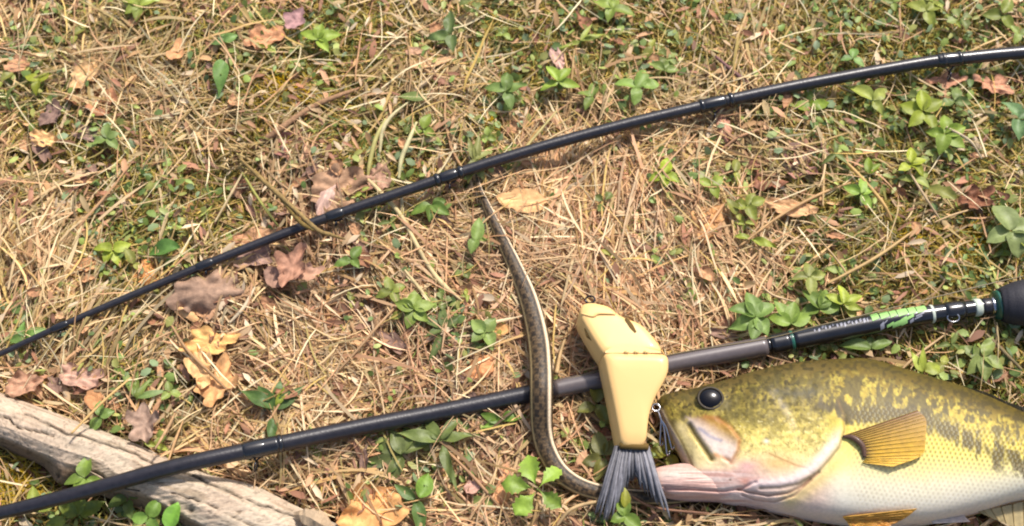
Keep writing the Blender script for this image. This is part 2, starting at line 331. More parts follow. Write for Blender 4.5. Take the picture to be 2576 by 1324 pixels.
# tiny leaflets of ground cover and litter flakes: little folded ovals
def flakes(n, dens, pal, Lr, asp, zr, name, m, label, cat, pitch=.5):
    p = scatter(n, dens); a = RNG.uniform(0, 6.283, n); L = RNG.uniform(*Lr, n); W = L*RNG.uniform(*asp, n)
    u = np.array([0, .3, .75, 1., .75, .3, .5]); v = np.array([0, .5, .42, 0, -.42, -.5, 0])
    lx = (u[None]-.5)*L[:, None]; ly = v[None]*W[:, None]; lz = -np.abs(v)[None]*W[:, None]*RNG.uniform(-.5, .6, n)[:, None]-.3*((u[None]-.5)**2)*L[:, None]
    pt = RNG.normal(0, pitch, n)[:, None]; rl = RNG.normal(0, pitch, n)[:, None]
    lz2 = lz+lx*np.sin(pt)+ly*np.sin(rl); lx = lx*np.cos(pt); ly = ly*np.cos(rl)
    x = p[:, :1]+lx*np.cos(a)[:, None]-ly*np.sin(a)[:, None]; y = p[:, 1:]+lx*np.sin(a)[:, None]+ly*np.cos(a)[:, None]
    z = gh(p[:, 0], p[:, 1])[:, None]+RNG.uniform(*zr, n)[:, None]+lz2
    ppx, ppy = proj(np.stack([x, y, z], -1)); k = ~(inpoly(ppx, ppy, FISHP).any(1) | inpoly(ppx, ppy, LOGP).any(1))
    V = np.stack([x, y, z], -1)[k]; nn = k.sum(); t = np.array([[0, 1, 6], [1, 2, 6], [2, 3, 6], [3, 4, 6], [4, 5, 6], [5, 0, 6]])
    F = (np.arange(nn)[:, None, None]*7+t[None, :, ::-1]).reshape(-1, 3)
    C = pal[RNG.integers(0, len(pal), n)]*RNG.uniform(.7, 1.2, (n, 1)); C = np.repeat(C[k][:, None], 7, 1)*np.array([.9, 1, 1.05, 1, 1, 1, 1.1])[None, :, None]
    tag(obj(name, V.reshape(-1, 3), F, m, col=C.reshape(-1, 3)), label, cat, kind='stuff')
flakes(9500, lambda x, y: np.clip(greenness(x, y)**1.3+.05, 0, 1), np.array([S(164,184,92), S(140,164,84), S(186,196,110), S(118,142,76), S(176,176,96), S(148,168,120)]), (.004, .0105), (.4, .75), (.006, .019), 'ground_cover', M_green, 'tiny green leaflets of low ground cover between the straws', 'ground cover')
flakes(12000, lambda x, y: np.clip(litter(x, y)*.9+.22, 0, 1), np.array([S(150,104,72), S(176,128,92), S(110,74,54), S(190,146,106), S(140,112,96), S(98,68,50), S(205,150,100), S(165,120,104)]), (.003, .011), (.35, .8), (.001, .012), 'leaf_crumbs', M_dead, 'broken brown leaf crumbs scattered through the thatch', 'leaf litter')

flakes(9000, lambda x, y: np.clip(.55+.3*litter(x, y)-.25*greenness(x, y), .15, 1), np.array([S(232,196,150), S(214,164,122), S(240,214,176), S(196,140,108), S(176,130,100), S(222,176,124), S(150,108,84), S(206,178,128)]), (.006, .019), (.13, .34), (.004, .018), 'straw_scraps', M_straw, 'torn flat scraps of pale dead grass and leaf lying in the thatch', 'straw scraps', .35)

# ------------------------------------------------------------------ log
NS, NW = 460, 90
A, R_, B_ = catmull(LOG_A, NS), catmull(LOG_R, NS), catmull(LOG_B, NS)
prof = [(0, -.004, 'A'), (0, .012, 'A'), (.10, .025, 'AR'), (.38, .036, 'AR'), (.75, .037, 'AR'), (1, .031, 'AR'), (1.5, .020, 'RB'), (2, .008, 'RB'), (2, -.006, 'RB')]
pu = np.linspace(0, len(prof)-1, NW); rows = []
for s_ in range(NS):
    P = []
    for k, zz, w_ in prof:
        q = A[s_]+(R_[s_]-A[s_])*k if k <= 1 else R_[s_]+(B_[s_]-R_[s_])*(k-1)
        P.append(at(q[0], q[1], zz))
    P = np.array(P); i = np.minimum(pu.astype(int), len(prof)-2); f = (pu-i)[:, None]; f = f*.55+.45*(f*f*(3-2*f)); rows.append(P[i]*(1-f)+P[i+1]*f)
V = np.array(rows); ox, oy = proj(V)
tt = np.repeat(np.linspace(0, 1, NS)[:, None], NW, 1); uu = np.repeat(np.linspace(0, 1, NW)[None], NS, 0)
gr = fbm(tt*26, uu*60+3*fbm(tt*9, uu*3, 44), 41, 4); gr2 = fbm(tt*90, uu*22, 43, 3)
CR = [[(60,1040),(104,1059),(167,1088),(230,1104),(299,1126),(399,1171),(469,1192),(556,1230),(660,1272),(747,1299),(830,1345)], [(-120,1020),(21,1053),(45,1074),(90,1085),(132,1095)], [(200,1166),(300,1222),(350,1236)], [(430,1240),(520,1268),(640,1322)]]
jx, jy = ox+8*(fbm(ox/22, oy/22, 81)-.5), oy+11*(fbm(ox/26, oy/26, 82)-.5)
crk = sum(np.exp(-(dline(jx, jy, c_)/w_)**2) for c_, w_ in zip(CR, (2.4, 2.2, 1.8, 1.5)))
knot = np.exp(-(((ox-160)**2+(oy-1195)**2)/34**2)); holes = sum(np.exp(-((ox-a)**2+(oy-b)**2)/r**2) for a, b, r in [(355,1182,5),(478,1283,8),(432,1268,6),(155,1180,6),(600,1290,4)])
V[..., 2] += .0012*(gr-.5)+.0014*(gr2-.5)-.0035*np.clip(crk, 0, 1)+.008*knot-.004*holes
V[..., 1] += -.008*knot
c = S(206,186,160)[None, None]*(.68+.50*gr[..., None])*(.86+.28*gr2[..., None])
side_shade = sm(.62, .72, uu)[..., None]; c = c*(1-side_shade)+S(150,126,100)*(.6+.6*gr[..., None])*side_shade  # shade of the log's lower side painted into the wood colour
st_ = (sm(.56, .72, fbm(tt*16, uu*30, 49, 4))*.5)[..., None]; c = c*(1-st_)+S(132,112,84)*st_
sp = (sm(.62, .7, fbm(ox/7, oy/5, 47, 3)))[..., None]; c = c*(1-.35*sp)
pinkw = sm(.45, .7, fbm(ox/60, oy/60, 55))[..., None]; c = c*(1-pinkw*np.array([0, .05, .06]))
c = c*(1-.86*np.clip(crk, 0, 1)[..., None])*(1-.6*np.clip(holes, 0, 1)[..., None])
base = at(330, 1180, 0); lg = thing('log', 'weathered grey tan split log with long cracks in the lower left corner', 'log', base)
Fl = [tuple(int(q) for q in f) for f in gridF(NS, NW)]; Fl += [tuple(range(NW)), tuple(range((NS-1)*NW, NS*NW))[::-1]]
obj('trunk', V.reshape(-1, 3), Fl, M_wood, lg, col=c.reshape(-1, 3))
P = [at(745, 1296, .032), at(775, 1300, .040), at(800, 1312, .040), at(835, 1335, .034)]
Vt, Ft, _, _ = tube(P, [.002, .006, .007, .003], 7, 14, jit=.3); obj('split_end', Vt, Ft, M_wood, lg, col=S(190,164,132), smooth=False)

# ------------------------------------------------------------------ rods
def rpath(R): return np.array([at(a, b, z) for a, b, z, r in R]), np.array([r*MP for *_, r in R])
def rod_at(R, x):
    xs = [r[0] for r in R]; i = max(1, min(len(xs)-1, int(np.searchsorted(xs, x)))); f = (x-xs[i-1])/(xs[i]-xs[i-1])
    return tuple(R[i-1][k]*(1-f)+R[i][k]*f for k in range(1, 4))
def dens(R, n):                                            # dense smoothed centre line with radius
    P, r = rpath(R); return catmull(np.hstack([P, r[:, None]]), n)
def section(D, x0, x1, n, grow=0.0):
    px = proj(D[:, :3])[0]; k = np.linspace(x0, x1, n); Q = np.stack([np.interp(k, px, D[:, j]) for j in range(4)], 1)
    return Q[:, :3], Q[:, 3]+grow
D1, D2 = dens(ROD1, 400), dens(ROD2, 400)
r1 = thing('fishing_rod', 'thin black fishing rod tip section arching across the upper half of the lawn', 'fishing rod', tuple(D1[200, :3]))
P, r = section(D1, -300, 3040, 170); Vt, Ft, _, _ = tube(P, r, 16); obj('blank', Vt, Ft, M_blank, r1)
def guide(D, root, x, drop, ring, foot=26):
    P, r = section(D, x-foot, x+foot, 12); g = r+.0008*np.sin(np.linspace(0, math.pi, 12))**.5
    Vt, Ft, _, _ = tube(P, g, 16); wr = obj('thread_wrap', Vt, Ft, M_black, root)
    Q, q = section(D, x-4, x+4, 3); c0 = Q[1]+np.array([0, -q[1]*.6, -q[1]*.6]); e = c0+np.array([.001, -drop*.9, -drop*.25])
    Vt, Ft, _, _ = tube([c0+np.array([-.006, 0, 0]), (c0+e)/2+np.array([-.002, 0, 0]), e], [.0007]*3, 6, 8); obj('guide_foot', Vt, Ft, M_dsteel, wr)
    Vt, Ft, _, _ = tube([c0+np.array([.006, 0, 0]), (c0+e)/2+np.array([.003, 0, 0]), e], [.0007]*3, 6, 8); obj('guide_foot', Vt, Ft, M_dsteel, wr)
    a = np.linspace(0, 2*math.pi, 20); C_ = e+np.array([0, -ring*.9, -ring*.2]); RP = [C_+np.array([.15*ring*math.cos(t), ring*math.cos(t)*.9, ring*math.sin(t)]) for t in a]
    Vt, Ft, _, _ = tube(RP, [.0007]*20, 6, cap=False); obj('guide_ring', Vt, Ft, M_dsteel, wr)
for x, d, g in [(150, .0015, .0016), (515, .0018, .0018), (842, .002, .002), (1128, .003, .0024), (1795, .004, .003), (2385, .006, .0042)]: guide(D1, r1, x, d, g, 22 if x < 1500 else 30)
for x in (1158, 1100, 1838, 1765, 2412, 2372):            # varnished knuckles
    P, r = section(D1, x-7, x+7, 6); Vt, Ft, _, _ = tube(P, r+np.array([0, .0009, .0012, .0012, .0009, 0]), 16); obj('wrap_collar', Vt, Ft, M_black, r1)
r2 = thing('fishing_rod', 'thick dark fishing rod butt section lying from the log to the grip at right', 'fishing rod', tuple(D2[200, :3]))
P, r = section(D2, -300, 1395, 90); Vt, Ft, _, _ = tube(P, r, 20); obj('blank', Vt, Ft, M_blank, r2)
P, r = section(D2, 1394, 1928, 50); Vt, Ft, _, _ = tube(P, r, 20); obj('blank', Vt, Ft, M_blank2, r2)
P, r = section(D2, 1926, 1940, 3, -.0011); Vt, Ft, _, _ = tube(P, r, 20); obj('joint_groove', Vt, Ft, M_black, r2)
P, r = section(D2, 1938, 1986, 6, .0004); Vt, Ft, _, _ = tube(P, r, 20); obj('ferrule', Vt, Ft, M_black, r2)
P, r = section(D2, 1986, 1994, 4, .0006); Vt, Ft, _, _ = tube(P, r, 20); obj('trim_ring', Vt, Ft, M_teal, r2)
P, r = section(D2, 1994, 2560, 50, .0001); Vt, Ft, _, _ = tube(P, r, 20); obj('butt_blank', Vt, Ft, M_black, r2)
guide(D2, r2, 640, .004, .004, 30)
for x, w_ in ((705, 7), (1985, 4)):
    P, r = section(D2, x-w_, x+w_, 5); Vt, Ft, _, _ = tube(P, r+np.array([0, .0006, .0008, .0006, 0]), 18); obj('wrap_collar', Vt, Ft, M_black, r2)
P, r = section(D2, 655, 700, 8); Vt, Ft, _, _ = tube(P, r+.0005, 18); obj('thread_wrap', Vt, Ft, M_black, r2)
for x, w_, mm, g in ((2343, 4, M_pale, .0002), (2458, 9, M_pale, .0008), (2496, 5, M_steel, .0012), (2481, 12, M_blank, .0006), (2400, 26, M_black, .0009), (2528, 9, M_blank, .0012)):
    P, r = section(D2, x-w_, x+w_, 6); Vt, Ft, _, _ = tube(P, r+g*np.array([.3, 1, 1, 1, 1, .3]), 20); obj('trim_ring', Vt, Ft, mm, r2)
# lettering strokes on the butt: curved patches that hug the blank
def patch(D, root, name, x0, x1, a0, a1, m_, skew=0, na=7, nx=6, lift=.00035):
    P, r = section(D, x0, x1, nx); T = np.gradient(P, axis=0); T /= np.linalg.norm(T, axis=1)[:, None]
    sd_ = np.cross((0, 0, 1), T); sd_ /= np.linalg.norm(sd_, axis=1)[:, None]; U = np.cross(T, sd_)
    V = []
    for i in range(nx):
        for a in np.radians(np.linspace(a0, a1, na)+skew*(i/(nx-1)-.5)): V.append(P[i]+(r[i]+.0001+lift)*(math.cos(a)*sd_[i]+math.sin(a)*U[i]))
    for i in range(nx):
        for a in np.radians(np.linspace(a0, a1, na)+skew*(i/(nx-1)-.5)): V.append(P[i]+(r[i]-.0006)*(math.cos(a)*sd_[i]+math.sin(a)*U[i]))
    F = [tuple(int(q) for q in f) for f in gridF(nx, na)]; return obj(name, V[:nx*na], F, m_, root)
# side vector points up the picture (90deg = straight up towards the sky)
xs = 2190
for w_, gap in ((19, 3), (22, 2), (17, 2), (25, 2), (19, 2), (24, 0)):
    patch(D2, r2, 'letter', xs, xs+w_, 40+random.uniform(-3, 3), 90+random.uniform(-4, 4), M_gprint, skew=-10); xs += w_+gap
for x0, x1, a0, a1, mm in [(2236,2262,118,150,M_gprint),(2258,2274,104,146,M_gprint),(2222,2240,122,140,M_gprint),(2274,2292,98,114,M_gprint),(2206,2216,112,150,M_sprint),(2216,2226,106,112,M_sprint),(2280,2290,120,140,M_sprint),(2292,2312,112,120,M_sprint),(2296,2318,98,106,M_sprint)]:
    patch(D2, r2, 'letter', x0, x1, a0, a1, mm, skew=-14)
for i in range(15):
    x0 = 2046+i*9.4+random.uniform(-1, 1); a0 = 66+random.uniform(-8, 6); patch(D2, r2, 'letter', x0, x0+random.uniform(3, 7), a0, a0+random.uniform(10, 26), M_sprint, skew=-8, na=4, nx=3)
# hook keeper
Q, q = section(D2, 2385, 2400, 2); c0 = Q[0]+np.array([0, -q[0]*.7, q[0]*.6]); a = np.linspace(0, 2*math.pi, 18)
Vt, Ft, _, _ = tube([c0+np.array([.0045*math.cos(t)+.002, .003*math.sin(t)-.002, .001*math.sin(t)]) for t in a], [.0006]*18, 6, cap=False); obj('hook_keeper', Vt, Ft, M_steel, r2)
# grip
gp = np.array([at(x, y, z) for x, y, z in [(2508,768,.027),(2516,767,.027),(2530,766,.028),(2546,765,.029),(2576,762,.03),(2640,755,.03),(2760,742,.03),(2900,728,.03),(3050,714,.03)]])
gr_ = np.array([32, 40, 46, 51, 56, 60, 58, 54, 50])*MP
Vt, Ft, _, _ = tube(gp, gr_, 28, 60); obj('grip', Vt, Ft, M_foam, r2)
P = gp[:2]; Vt, Ft, _, _ = tube([gp[0]+(gp[0]-gp[1])*.9, gp[0]+(gp[0]-gp[1])*.3, gp[0]+(gp[1]-gp[0])*.4], np.array([27, 35, 36])*MP, 28, 8); obj('winding_check', Vt, Ft, M_teal, r2)
fl_ = [(2760,668,.05),(2576,695,.035),(2369,744,.033),(2171,793,.032),(2049,822,.031),(1926,853,.027),(1690,892,.024),(1400,960,.02)]
Vt, Ft, _, _ = tube([at(*q) for q in fl_], [.00045]*len(fl_), 6, 60); tag(obj('fishing_line', Vt, Ft, M_line, loc=at(2171, 793, .03)), 'thin tan fishing line running along the top of the thick rod', 'fishing line')

# ------------------------------------------------------------------ snake
SN = [(1190,395,.012,2.5),(1197,430,.014,5),(1206,475,.016,8),(1230,530,.017,13),(1262,600,.017,18),(1294,668,.018,22),(1324,738,.018,26),(1343,800,.019,28),(1356,865,.023,29.5),(1361,925,.030,29.5),
      (1362,975,.033,29.5),(1362,1025,.029,29),(1364,1085,.020,28),(1376,1135,.016,27),(1405,1185,.014,25.5),(1450,1220,.014,24),(1510,1240,.014,22),(1590,1250,.012,20),(1690,1252,.010,18),(1800,1240,.010,14)]
P = np.array([at(a, b, z) for a, b, z, r in SN]); r = np.array([q[3]*MP*.93 for q in SN]); NL = 620
Vt, Ft, C_, an = tube(P, r, 72, NL); tt = np.repeat(np.linspace(0, 1, NL)[:, None], 72, 1); aa = np.repeat(np.degrees(an)[None], NL, 0)
ln = np.concatenate([[0], np.cumsum(np.linalg.norm(np.diff(C_, axis=0), axis=1))]); ll = np.repeat(ln[:, None], 72, 1)/.0016
row = aa/7.5; chk = vn(ll*.55, row*.8, 61); fine = ((np.floor(ll+.5*(np.floor(row) % 2)).astype(int)) % 2)
c = S(94,74,48)[None, None]*np.ones((NL, 72, 1)); c = c*(.75+.5*fine[..., None])
spots = ((np.sin(ll*1.15+np.pi*(np.floor(aa/26) % 2)) > .0) & (aa > 62) & (aa < 150)).astype(float)*sm(.2, .55, chk)
c = c*(1-.72*spots[..., None])
def band(a0, w_): return np.exp(-(((aa-a0+180) % 360-180)/w_)**2)[..., None]
c = c*(1-.7*band(66, 8))*(1-.6*band(24, 8)); ds_ = np.clip(band(46, 9)*1.4, 0, 1); c = c*(1-ds_)+S(250,226,190)*ds_
ls = band(150, 7)*.95; c = c*(1-ls)+S(214,186,130)*ls
bl = (((aa > 185) & (aa < 350))*1.)[..., None]; c = c*(1-bl)+S(150,132,92)*bl
obj_s = tag(obj('snake', Vt, Ft, M_snake, col=c.reshape(-1, 3), loc=at(1360, 975, .01)), 'slender brown snake with pale back stripe draped over the thick rod', 'snake')

# ------------------------------------------------------------------ lure
lure = thing('fishing_lure', 'pale yellow two piece fishing lure with grey bristle tail lying beside the fish', 'fishing lure', at(*L3(430, 500), .025))
def prism(poly, ztop, thick, shift, name, bev=5, frame=L3, material=M_lure, parent=lure, dome=.0010):
    """poly in lure frame px; ztop(fx,fy) height; side walls run to a lower outline shifted by px"""
    Pq = np.array([frame(*q) for q in poly]); n = len(Pq); cen = Pq.mean(0)
    Pq = catmull(np.vstack([Pq, Pq[:1]]), n*5)[:-1] if False else np.vstack([np.linspace(Pq[i], Pq[(i+1) % n], 4, endpoint=False) for i in range(n)])
    for _ in range(2): Pq = .5*Pq+.25*(np.roll(Pq, 1, 0)+np.roll(Pq, -1, 0))
    n = len(Pq); loops = []
    zt = lambda q: ztop(*q)
    for ins, dz, sh in ((.75, dome*1.05, 0), (.5, dome, 0), (.25, dome*.8, 0), (.06, dome*.35, 0), (.0, -.0012, .04), (-.01, -.003, .15), (-.01, -thick*.5, .55), (0, -thick*.85, .95), (.08, -thick, 1.0), (.5, -thick, 1.0)):
        L_ = []
        for q in Pq:
            z0 = zt(cen+(q-cen)*(1-ins)); p = at(*(cen+(q-cen)*(1-ins)), z0); p = p+np.array([shift[0]*MP*sh, -shift[1]*MP*sh, 0]); p[2] = z0+dz; L_.append(p)
        loops.append(L_)
    V = np.array(loops).reshape(-1, 3); F = [tuple(int(k) for k in f) for f in gridF(len(loops), n, True)]
    F = [f[::-1] for f in F]; F += [(i, (i+1) % n, n*len(loops)) for i in range(n)]; F.append(tuple(range((len(loops)-1)*n, len(loops)*n))[::-1])
    cp_ = at(*cen, zt(cen)); cp_[2] = zt(cen)+dome*1.1; V = np.vstack([V, [cp_]])
    return obj(name, V, F, material, parent)
zl = lambda x, y: .049-.006*np.clip((y-960)/170, 0, 1)-.004*np.clip((880-y)/120, 0, 1)
head = prism([(152, 70), (205, 58), (300, 78), (345, 118), (395, 150), (500, 185), (600, 310), (606, 352), (285, 352), (262, 330), (200, 230), (142, 128)], zl, .019, (-9, 16), 'head_segment')
zr_ = lambda x, y: .0505-.010*np.clip((y-900)/230, 0, 1)
bodyl = prism([(276, 338), (400, 345), (520, 345), (642, 352), (645, 440), (622, 500), (562, 605), (530, 700), (517, 872), (380, 872), (358, 745), (330, 600), (292, 420)], zr_, .017, (-13, 8), 'rear_segment')
def slab(pts, z, name, m_, parent, h=.0010, frame=L3):
    Pq = np.array([at(*frame(*q), z) for q in pts]); n = len(Pq); V = np.vstack([Pq+(0, 0, h), Pq-(0, 0, .003)])
    F = [tuple(range(n)), tuple(range(n, 2*n))[::-1]]+[(i, i+n, (i+1) % n+n, (i+1) % n) for i in range(n)]
    return obj(name, V, F, m_, parent, smooth=False)
slab([(398, 152), (410, 150), (440, 185), (462, 228), (452, 236), (425, 205)], .0485, 'hook_slot', M_slot, head, .0003)
slab([(166, 215), (176, 222), (205, 262), (216, 290), (208, 288), (180, 255)], .0405, 'hook_slot', M_slot, head, .0030)
slab([(285, 341), (330, 316), (405, 300), (500, 318), (600, 345), (600, 351), (285, 351)], .0490, 'joint_lip', M_lure, head, .0014)
Vt, Ft, _, _ = tube([at(*L3(150, 124), .0468), at(*L3(215, 140), .0475), at(*L3(250, 124), .0478), at(*L3(345, 127), .0480)], [.0006, .001, .001, .0004], 8, 20); obj('mouth_ridge', Vt, Ft, M_lure, head)
for i in range(3):
    cx = 405+i*55; Vt, Ft, _, _ = tube([at(*L3(cx-8, 346), .0505), at(*L3(cx, 340), .0512), at(*L3(cx+8, 346), .0505)], [.0012]*3, 8, 8); obj('hinge_knuckle', Vt, Ft, M_lure, bodyl)
a = np.linspace(0, 2*math.pi, 16); e0 = at(*L3(200, 46), .040)
Vt, Ft, _, _ = tube([e0+np.array([.0035*math.cos(t), .0028*math.sin(t), .0008*math.cos(t)]) for t in a], [.0007]*16, 6, cap=False); obj('line_tie', Vt, Ft, M_dsteel, head)
Vt, Ft, _, _ = tube([at(*L3(366, 868), .037), at(*L3(450, 874), .0385), at(*L3(526, 876), .037)], [.0024]*3, 10, 10); obj('tail_socket', Vt, Ft, M_slot, bodyl)
# tail: flexible root web with bristles
tp = [(340, 872), (530, 884), (566, 990), (560, 1090), (490, 1080), (430, 1000), (385, 1080), (310, 1090), (298, 990)]
tail = slab(tp, .030, 'tail', M_btail, lure, .0012); 
ca = tail.data.color_attributes.new('Col', 'FLOAT_COLOR', 'POINT')
for d in ca.data: d.color = (*S(100, 98, 102), 1)
tips0 = [(226,1250),(240,1235),(254,1270),(268,1292),(284,1280),(300,1296),(318,1288),(332,1262),(346,1240),(358,1226),(372,1192),(384,1160),(396,1125),(408,1090),(422,1068),(440,1066),(456,1076),(474,1098),(492,1118),(508,1142),(526,1160),(542,1172),(560,1166),(574,1190),(590,1214),(604,1226),(620,1236),(636,1250),(648,1290)]
tips = []
for k_ in range(46):
    f = k_/45*(len(tips0)-1); i_ = min(int(f), len(tips0)-2); g_ = f-i_; q_ = np.array(tips0[i_])*(1-g_)+np.array(tips0[i_+1])*g_; tips.append((q_[0]+RNG.uniform(-6, 6), q_[1]+RNG.uniform(-26, 10)))
for i, (tx, ty) in enumerate(tips):
    f = i/(len(tips)-1); bx = 345+f*180; j = RNG.uniform(-5, 5); mx = bx+(tx-bx)*.45+j
    lay = (i*7 % 5)*.0008
    P = [at(*L3(bx, 874), .0315+lay), at(*L3(mx, 874+(ty-874)*.45), .0325+lay), at(*L3(bx+(tx-bx)*.8, 874+(ty-874)*.8), .028+lay), at(*L3(tx, ty), .022+lay)]
    Vt, Ft, _, _ = tube(P, np.array([.0012, .0013, .0009, .0003])*RNG.uniform(.8, 1.2), 6, 12)
    Vt = Vt.copy(); g = RNG.uniform(.6, 1.6); obj('bristle', Vt, Ft, M_btail, tail, col=S(116, 114, 118)*g)
# treble hook between lure and fish mouth
hk = obj('hook_eye', *tube([at(*L3(572, 655), .036)+np.array([.0028*math.cos(t), .0028*math.sin(t), 0]) for t in a], [.0006]*16, 6, cap=False)[:2], M_steel, lure)
for dx, dy in ((-6, 168), (32, 220), (58, 188)):
    P = [at(*L3(580, 668), .035), at(*L3(598, 720), .034), at(*L3(600+dx*.5, 770), .031), at(*L3(600+dx, 690+dy), .026), at(*L3(612+dx, 700+dy), .024), at(*L3(618+dx, 680+dy), .025)]
    Vt, Ft, _, _ = tube(P, [.0007]*5+[.0002], 6, 22); obj('hook', Vt, Ft, M_steel, lure)

# ------------------------------------------------------------------ fish
ZC = .020
fish = thing('largemouth_bass', 'large yellow green bass lying on its side with open mouth', 'fish', at(2300, 1130, 0))
TH = np.array([.006, .010, .014, .018, .021, .025, .030, .033, .035, .036, .036, .036, .035, .034, .031, .026, .019, .012])
NSF, NV = 620, 210
TB = catmull(np.hstack([np.array(T_OUT, float), np.array(B_OUT, float), TH[:, None]*1000]), 2400)
arc = np.concatenate([[0], np.cumsum(np.hypot(np.diff(TB[:, 0]+TB[:, 2]), np.diff(TB[:, 1]+TB[:, 3])))]); q = np.linspace(0, arc[-1], NSF)
TB = np.stack([np.interp(q, arc, TB[:, k]) for k in range(5)], 1)
va = np.concatenate([np.linspace(0, math.pi, NV), np.linspace(math.pi, 2*math.pi, 40)[1:-1]]); NA = len(va)
def fishsurf(TB):
    V = np.zeros((len(TB), NA, 3))
    for i, (tx, ty, bx, by, th) in enumerate(TB):
        a_, b_ = at(tx, ty, ZC), at(bx, by, ZC); c0 = (a_+b_)/2; hv = (a_-b_)/2
        cs, sn = np.cos(va), np.sin(va); zz = np.sign(sn)*np.abs(sn)**.62*th/1000
        V[i] = c0+hv*cs[:, None]; V[i, :, 2] = ZC+zz
    V[..., 2] = np.maximum(V[..., 2], .001)
    return V
BL = [(1930,1008,16),(1990,1000,22),(2060,1022,24),(2120,1032,26),(2180,1042,26),(2240,1040,30),(2300,1052,30),(2350,1066,32),(2400,1092,34),(2450,1112,34),(2500,1140,34),(2576,1172,36),(2700,1185,32),(2900,1192,26),(3080,1200,20)]
OPER = [F1(1560,330), F1(1600,430), F1(1610,560), F1(1570,690), F1(1490,790), F1(1400,890), F1(1250,975), F1(1100,1005), F1(950,1010)]
OPER2 = [F1(1440,905), F1(1330,1000), F1(1200,1068), F1(1050,1085), F1(900,1060), F1(820,1035)]
OPER3 = [F1(1380,960), F1(1250,1085), F1(1100,1135), F1(950,1120), F1(850,1080)]
PRE = [F1(1090,290), F1(1150,370), F1(1210,470), F1(1250,570), F1(1265,640)]
PRE2 = [F1(1060,760), F1(1150,800), F1(1260,850), F1(1400,885)]
MAXP = [F1(425,488), F1(560,478), F1(660,490), F1(760,560), F1(830,650), F1(815,740), F1(760,835), F1(700,800), F1(600,745), F1(510,620)]
GAPL = [F1(440,540), F1(490,620), F1(560,720), F1(612,800)]
LIP = [F1(215,450), F1(260,540), F1(330,660), F1(385,770), F1(425,865)]
JAWL = [F1(235,870), F1(400,880), F1(560,870), F1(700,840), F1(850,830)]
JAWM = [F1(250,1030), F1(500,1040), F1(700,1050), F1(850,1030), F1(950,985)]
def mixc(c, col, w_): w_ = np.clip(w_, 0, 1)[..., None]; return c*(1-w_)+col*w_
def fishcol(x, y):
    Tx = np.array(T_OUT, float); Bx = np.array([b for b in B_OUT if b[0] >= 1775]+[(3100, 1235)], float)
    yt = np.interp(x, Tx[:, 0], Tx[:, 1]); yb = np.interp(x, Bx[:, 0], Bx[:, 1]); d = np.clip((y-yt)/(yb-yt), 0, 1)
    wy = 14*(fbm(x/40, y/40, 5)-.5)/ (yb-yt); d2 = d+wy
    ks = [0, .05, .13, .22, .35, .5, .62, .74, .86, 1]
    cs_ = [S(92,78,30), S(112,92,34), S(150,126,44), S(198,172,64), S(230,204,86), S(242,222,116), S(246,230,148), S(244,234,198), S(248,238,216), S(236,214,194)]
    c = np.stack([np.interp(d2, ks, [k[j] for k in cs_]) for j in range(3)], -1)
    hd = sm(2130, 2040, x)
    hk_ = [0, .12, .3, .42, .55, .68, .8, 1]; hc = [S(94,78,38), S(124,106,48), S(168,148,70), S(222,198,108), S(244,220,138), S(248,220,170), S(240,204,180), S(240,214,198)]
    ch = np.stack([np.interp(d2, hk_, [k[j] for k in hc]) for j in range(3)], -1); c = mixc(c, ch, hd)
    # dark speckling on back and cheek, yellow flecks
    n1 = fbm(x/9, y/8, 7, 3); n2 = fbm(x/26, y/20, 8, 4); n3 = vn(x/7, y/9, 12)
    c = mixc(c, S(70,60,28), sm(.46, .62, n1)*(.75*sm(.45, .10, d)+.28*sm(.75, .45, d)*hd))
    c = mixc(c, S(226,204,86), sm(.44, .74, fbm(x/6, y/9, 15, 3))*.6*(1-.45*hd)*sm(.02, .12, d)*sm(.6, .3, d))
    c = mixc(c, S(92,82,40), sm(.46, .62, n2)*hd*sm(.42, .2, d)*.65)
    c = mixc(c, S(94,84,44), np.exp(-(dline(x, y, [F1(740,450), F1(900,470), F1(1080,500)])/20)**2)*.75*sm(.3, .55, n1+.12))
    c = mixc(c, S(96,90,66), np.exp(-(dline(x, y, [F1(1120,290), F1(1260,300), F1(1400,280)])/14)**2)*.8)
    # lateral blotches
    bx_ = np.array(BL, float); yc = np.interp(x, bx_[:, 0], bx_[:, 1]); wb = np.interp(x, bx_[:, 0], bx_[:, 2])
    vs_ = vn(x/11+.4*vn(x/24, y/24, 4), y/50, 91); fr = fbm(x/8, y/12, 93, 3); e = np.abs(y-yc-16*(vn(x/24, 0*y, 96)-.5))/wb/.92
    c = mixc(c, S(84,72,50), sm(1.25, .6, e+1.9*(fr-.5))*sm(.26, .5, vs_+.25*(1-e))*.95*sm(2020, 2080, x))
    c = mixc(c, S(92,80,44), sm(.48, .58, fbm(x/13, y/24, 97, 3))*.85*sm(.40, .26, d)*sm(2050, 2100, x)*sm(.04, .1, d))
    # scale rows: small dark notches in a running lattice
    dd = (y-yt*.55-yb*.45)
    vv = dd/10.4; rowi = np.floor(vv); uu_ = (x+.18*dd)/12.6+.5*(rowi % 2); fx = uu_-np.floor(uu_)-.5; fy = vv-rowi-.5
    dot = np.exp(-((fx*12.6)/2.9)**2-((fy*10.4)/4.0)**2)
    bodyz = sm(2120, 2170, x)*sm(.16, .3, d)
    c = mixc(c, S(124,104,40), dot*bodyz*.95*sm(.74, .55, d)); c = mixc(c, S(205,188,158), dot*bodyz*.75*sm(.50, .66, d)*sm(.97, .8, d))
    c = mixc(c, S(250,240,190), np.exp(-((fx-.42)*12.6/2.6)**2)*bodyz*.25)
    # olive yellow wash under the gill
    c = mixc(c, S(232,205,104), np.exp(-(dline(x, y, [F2(160,860), F2(60,960), F2(-60,1060), F2(-160,1120)])/24)**2)*.55)
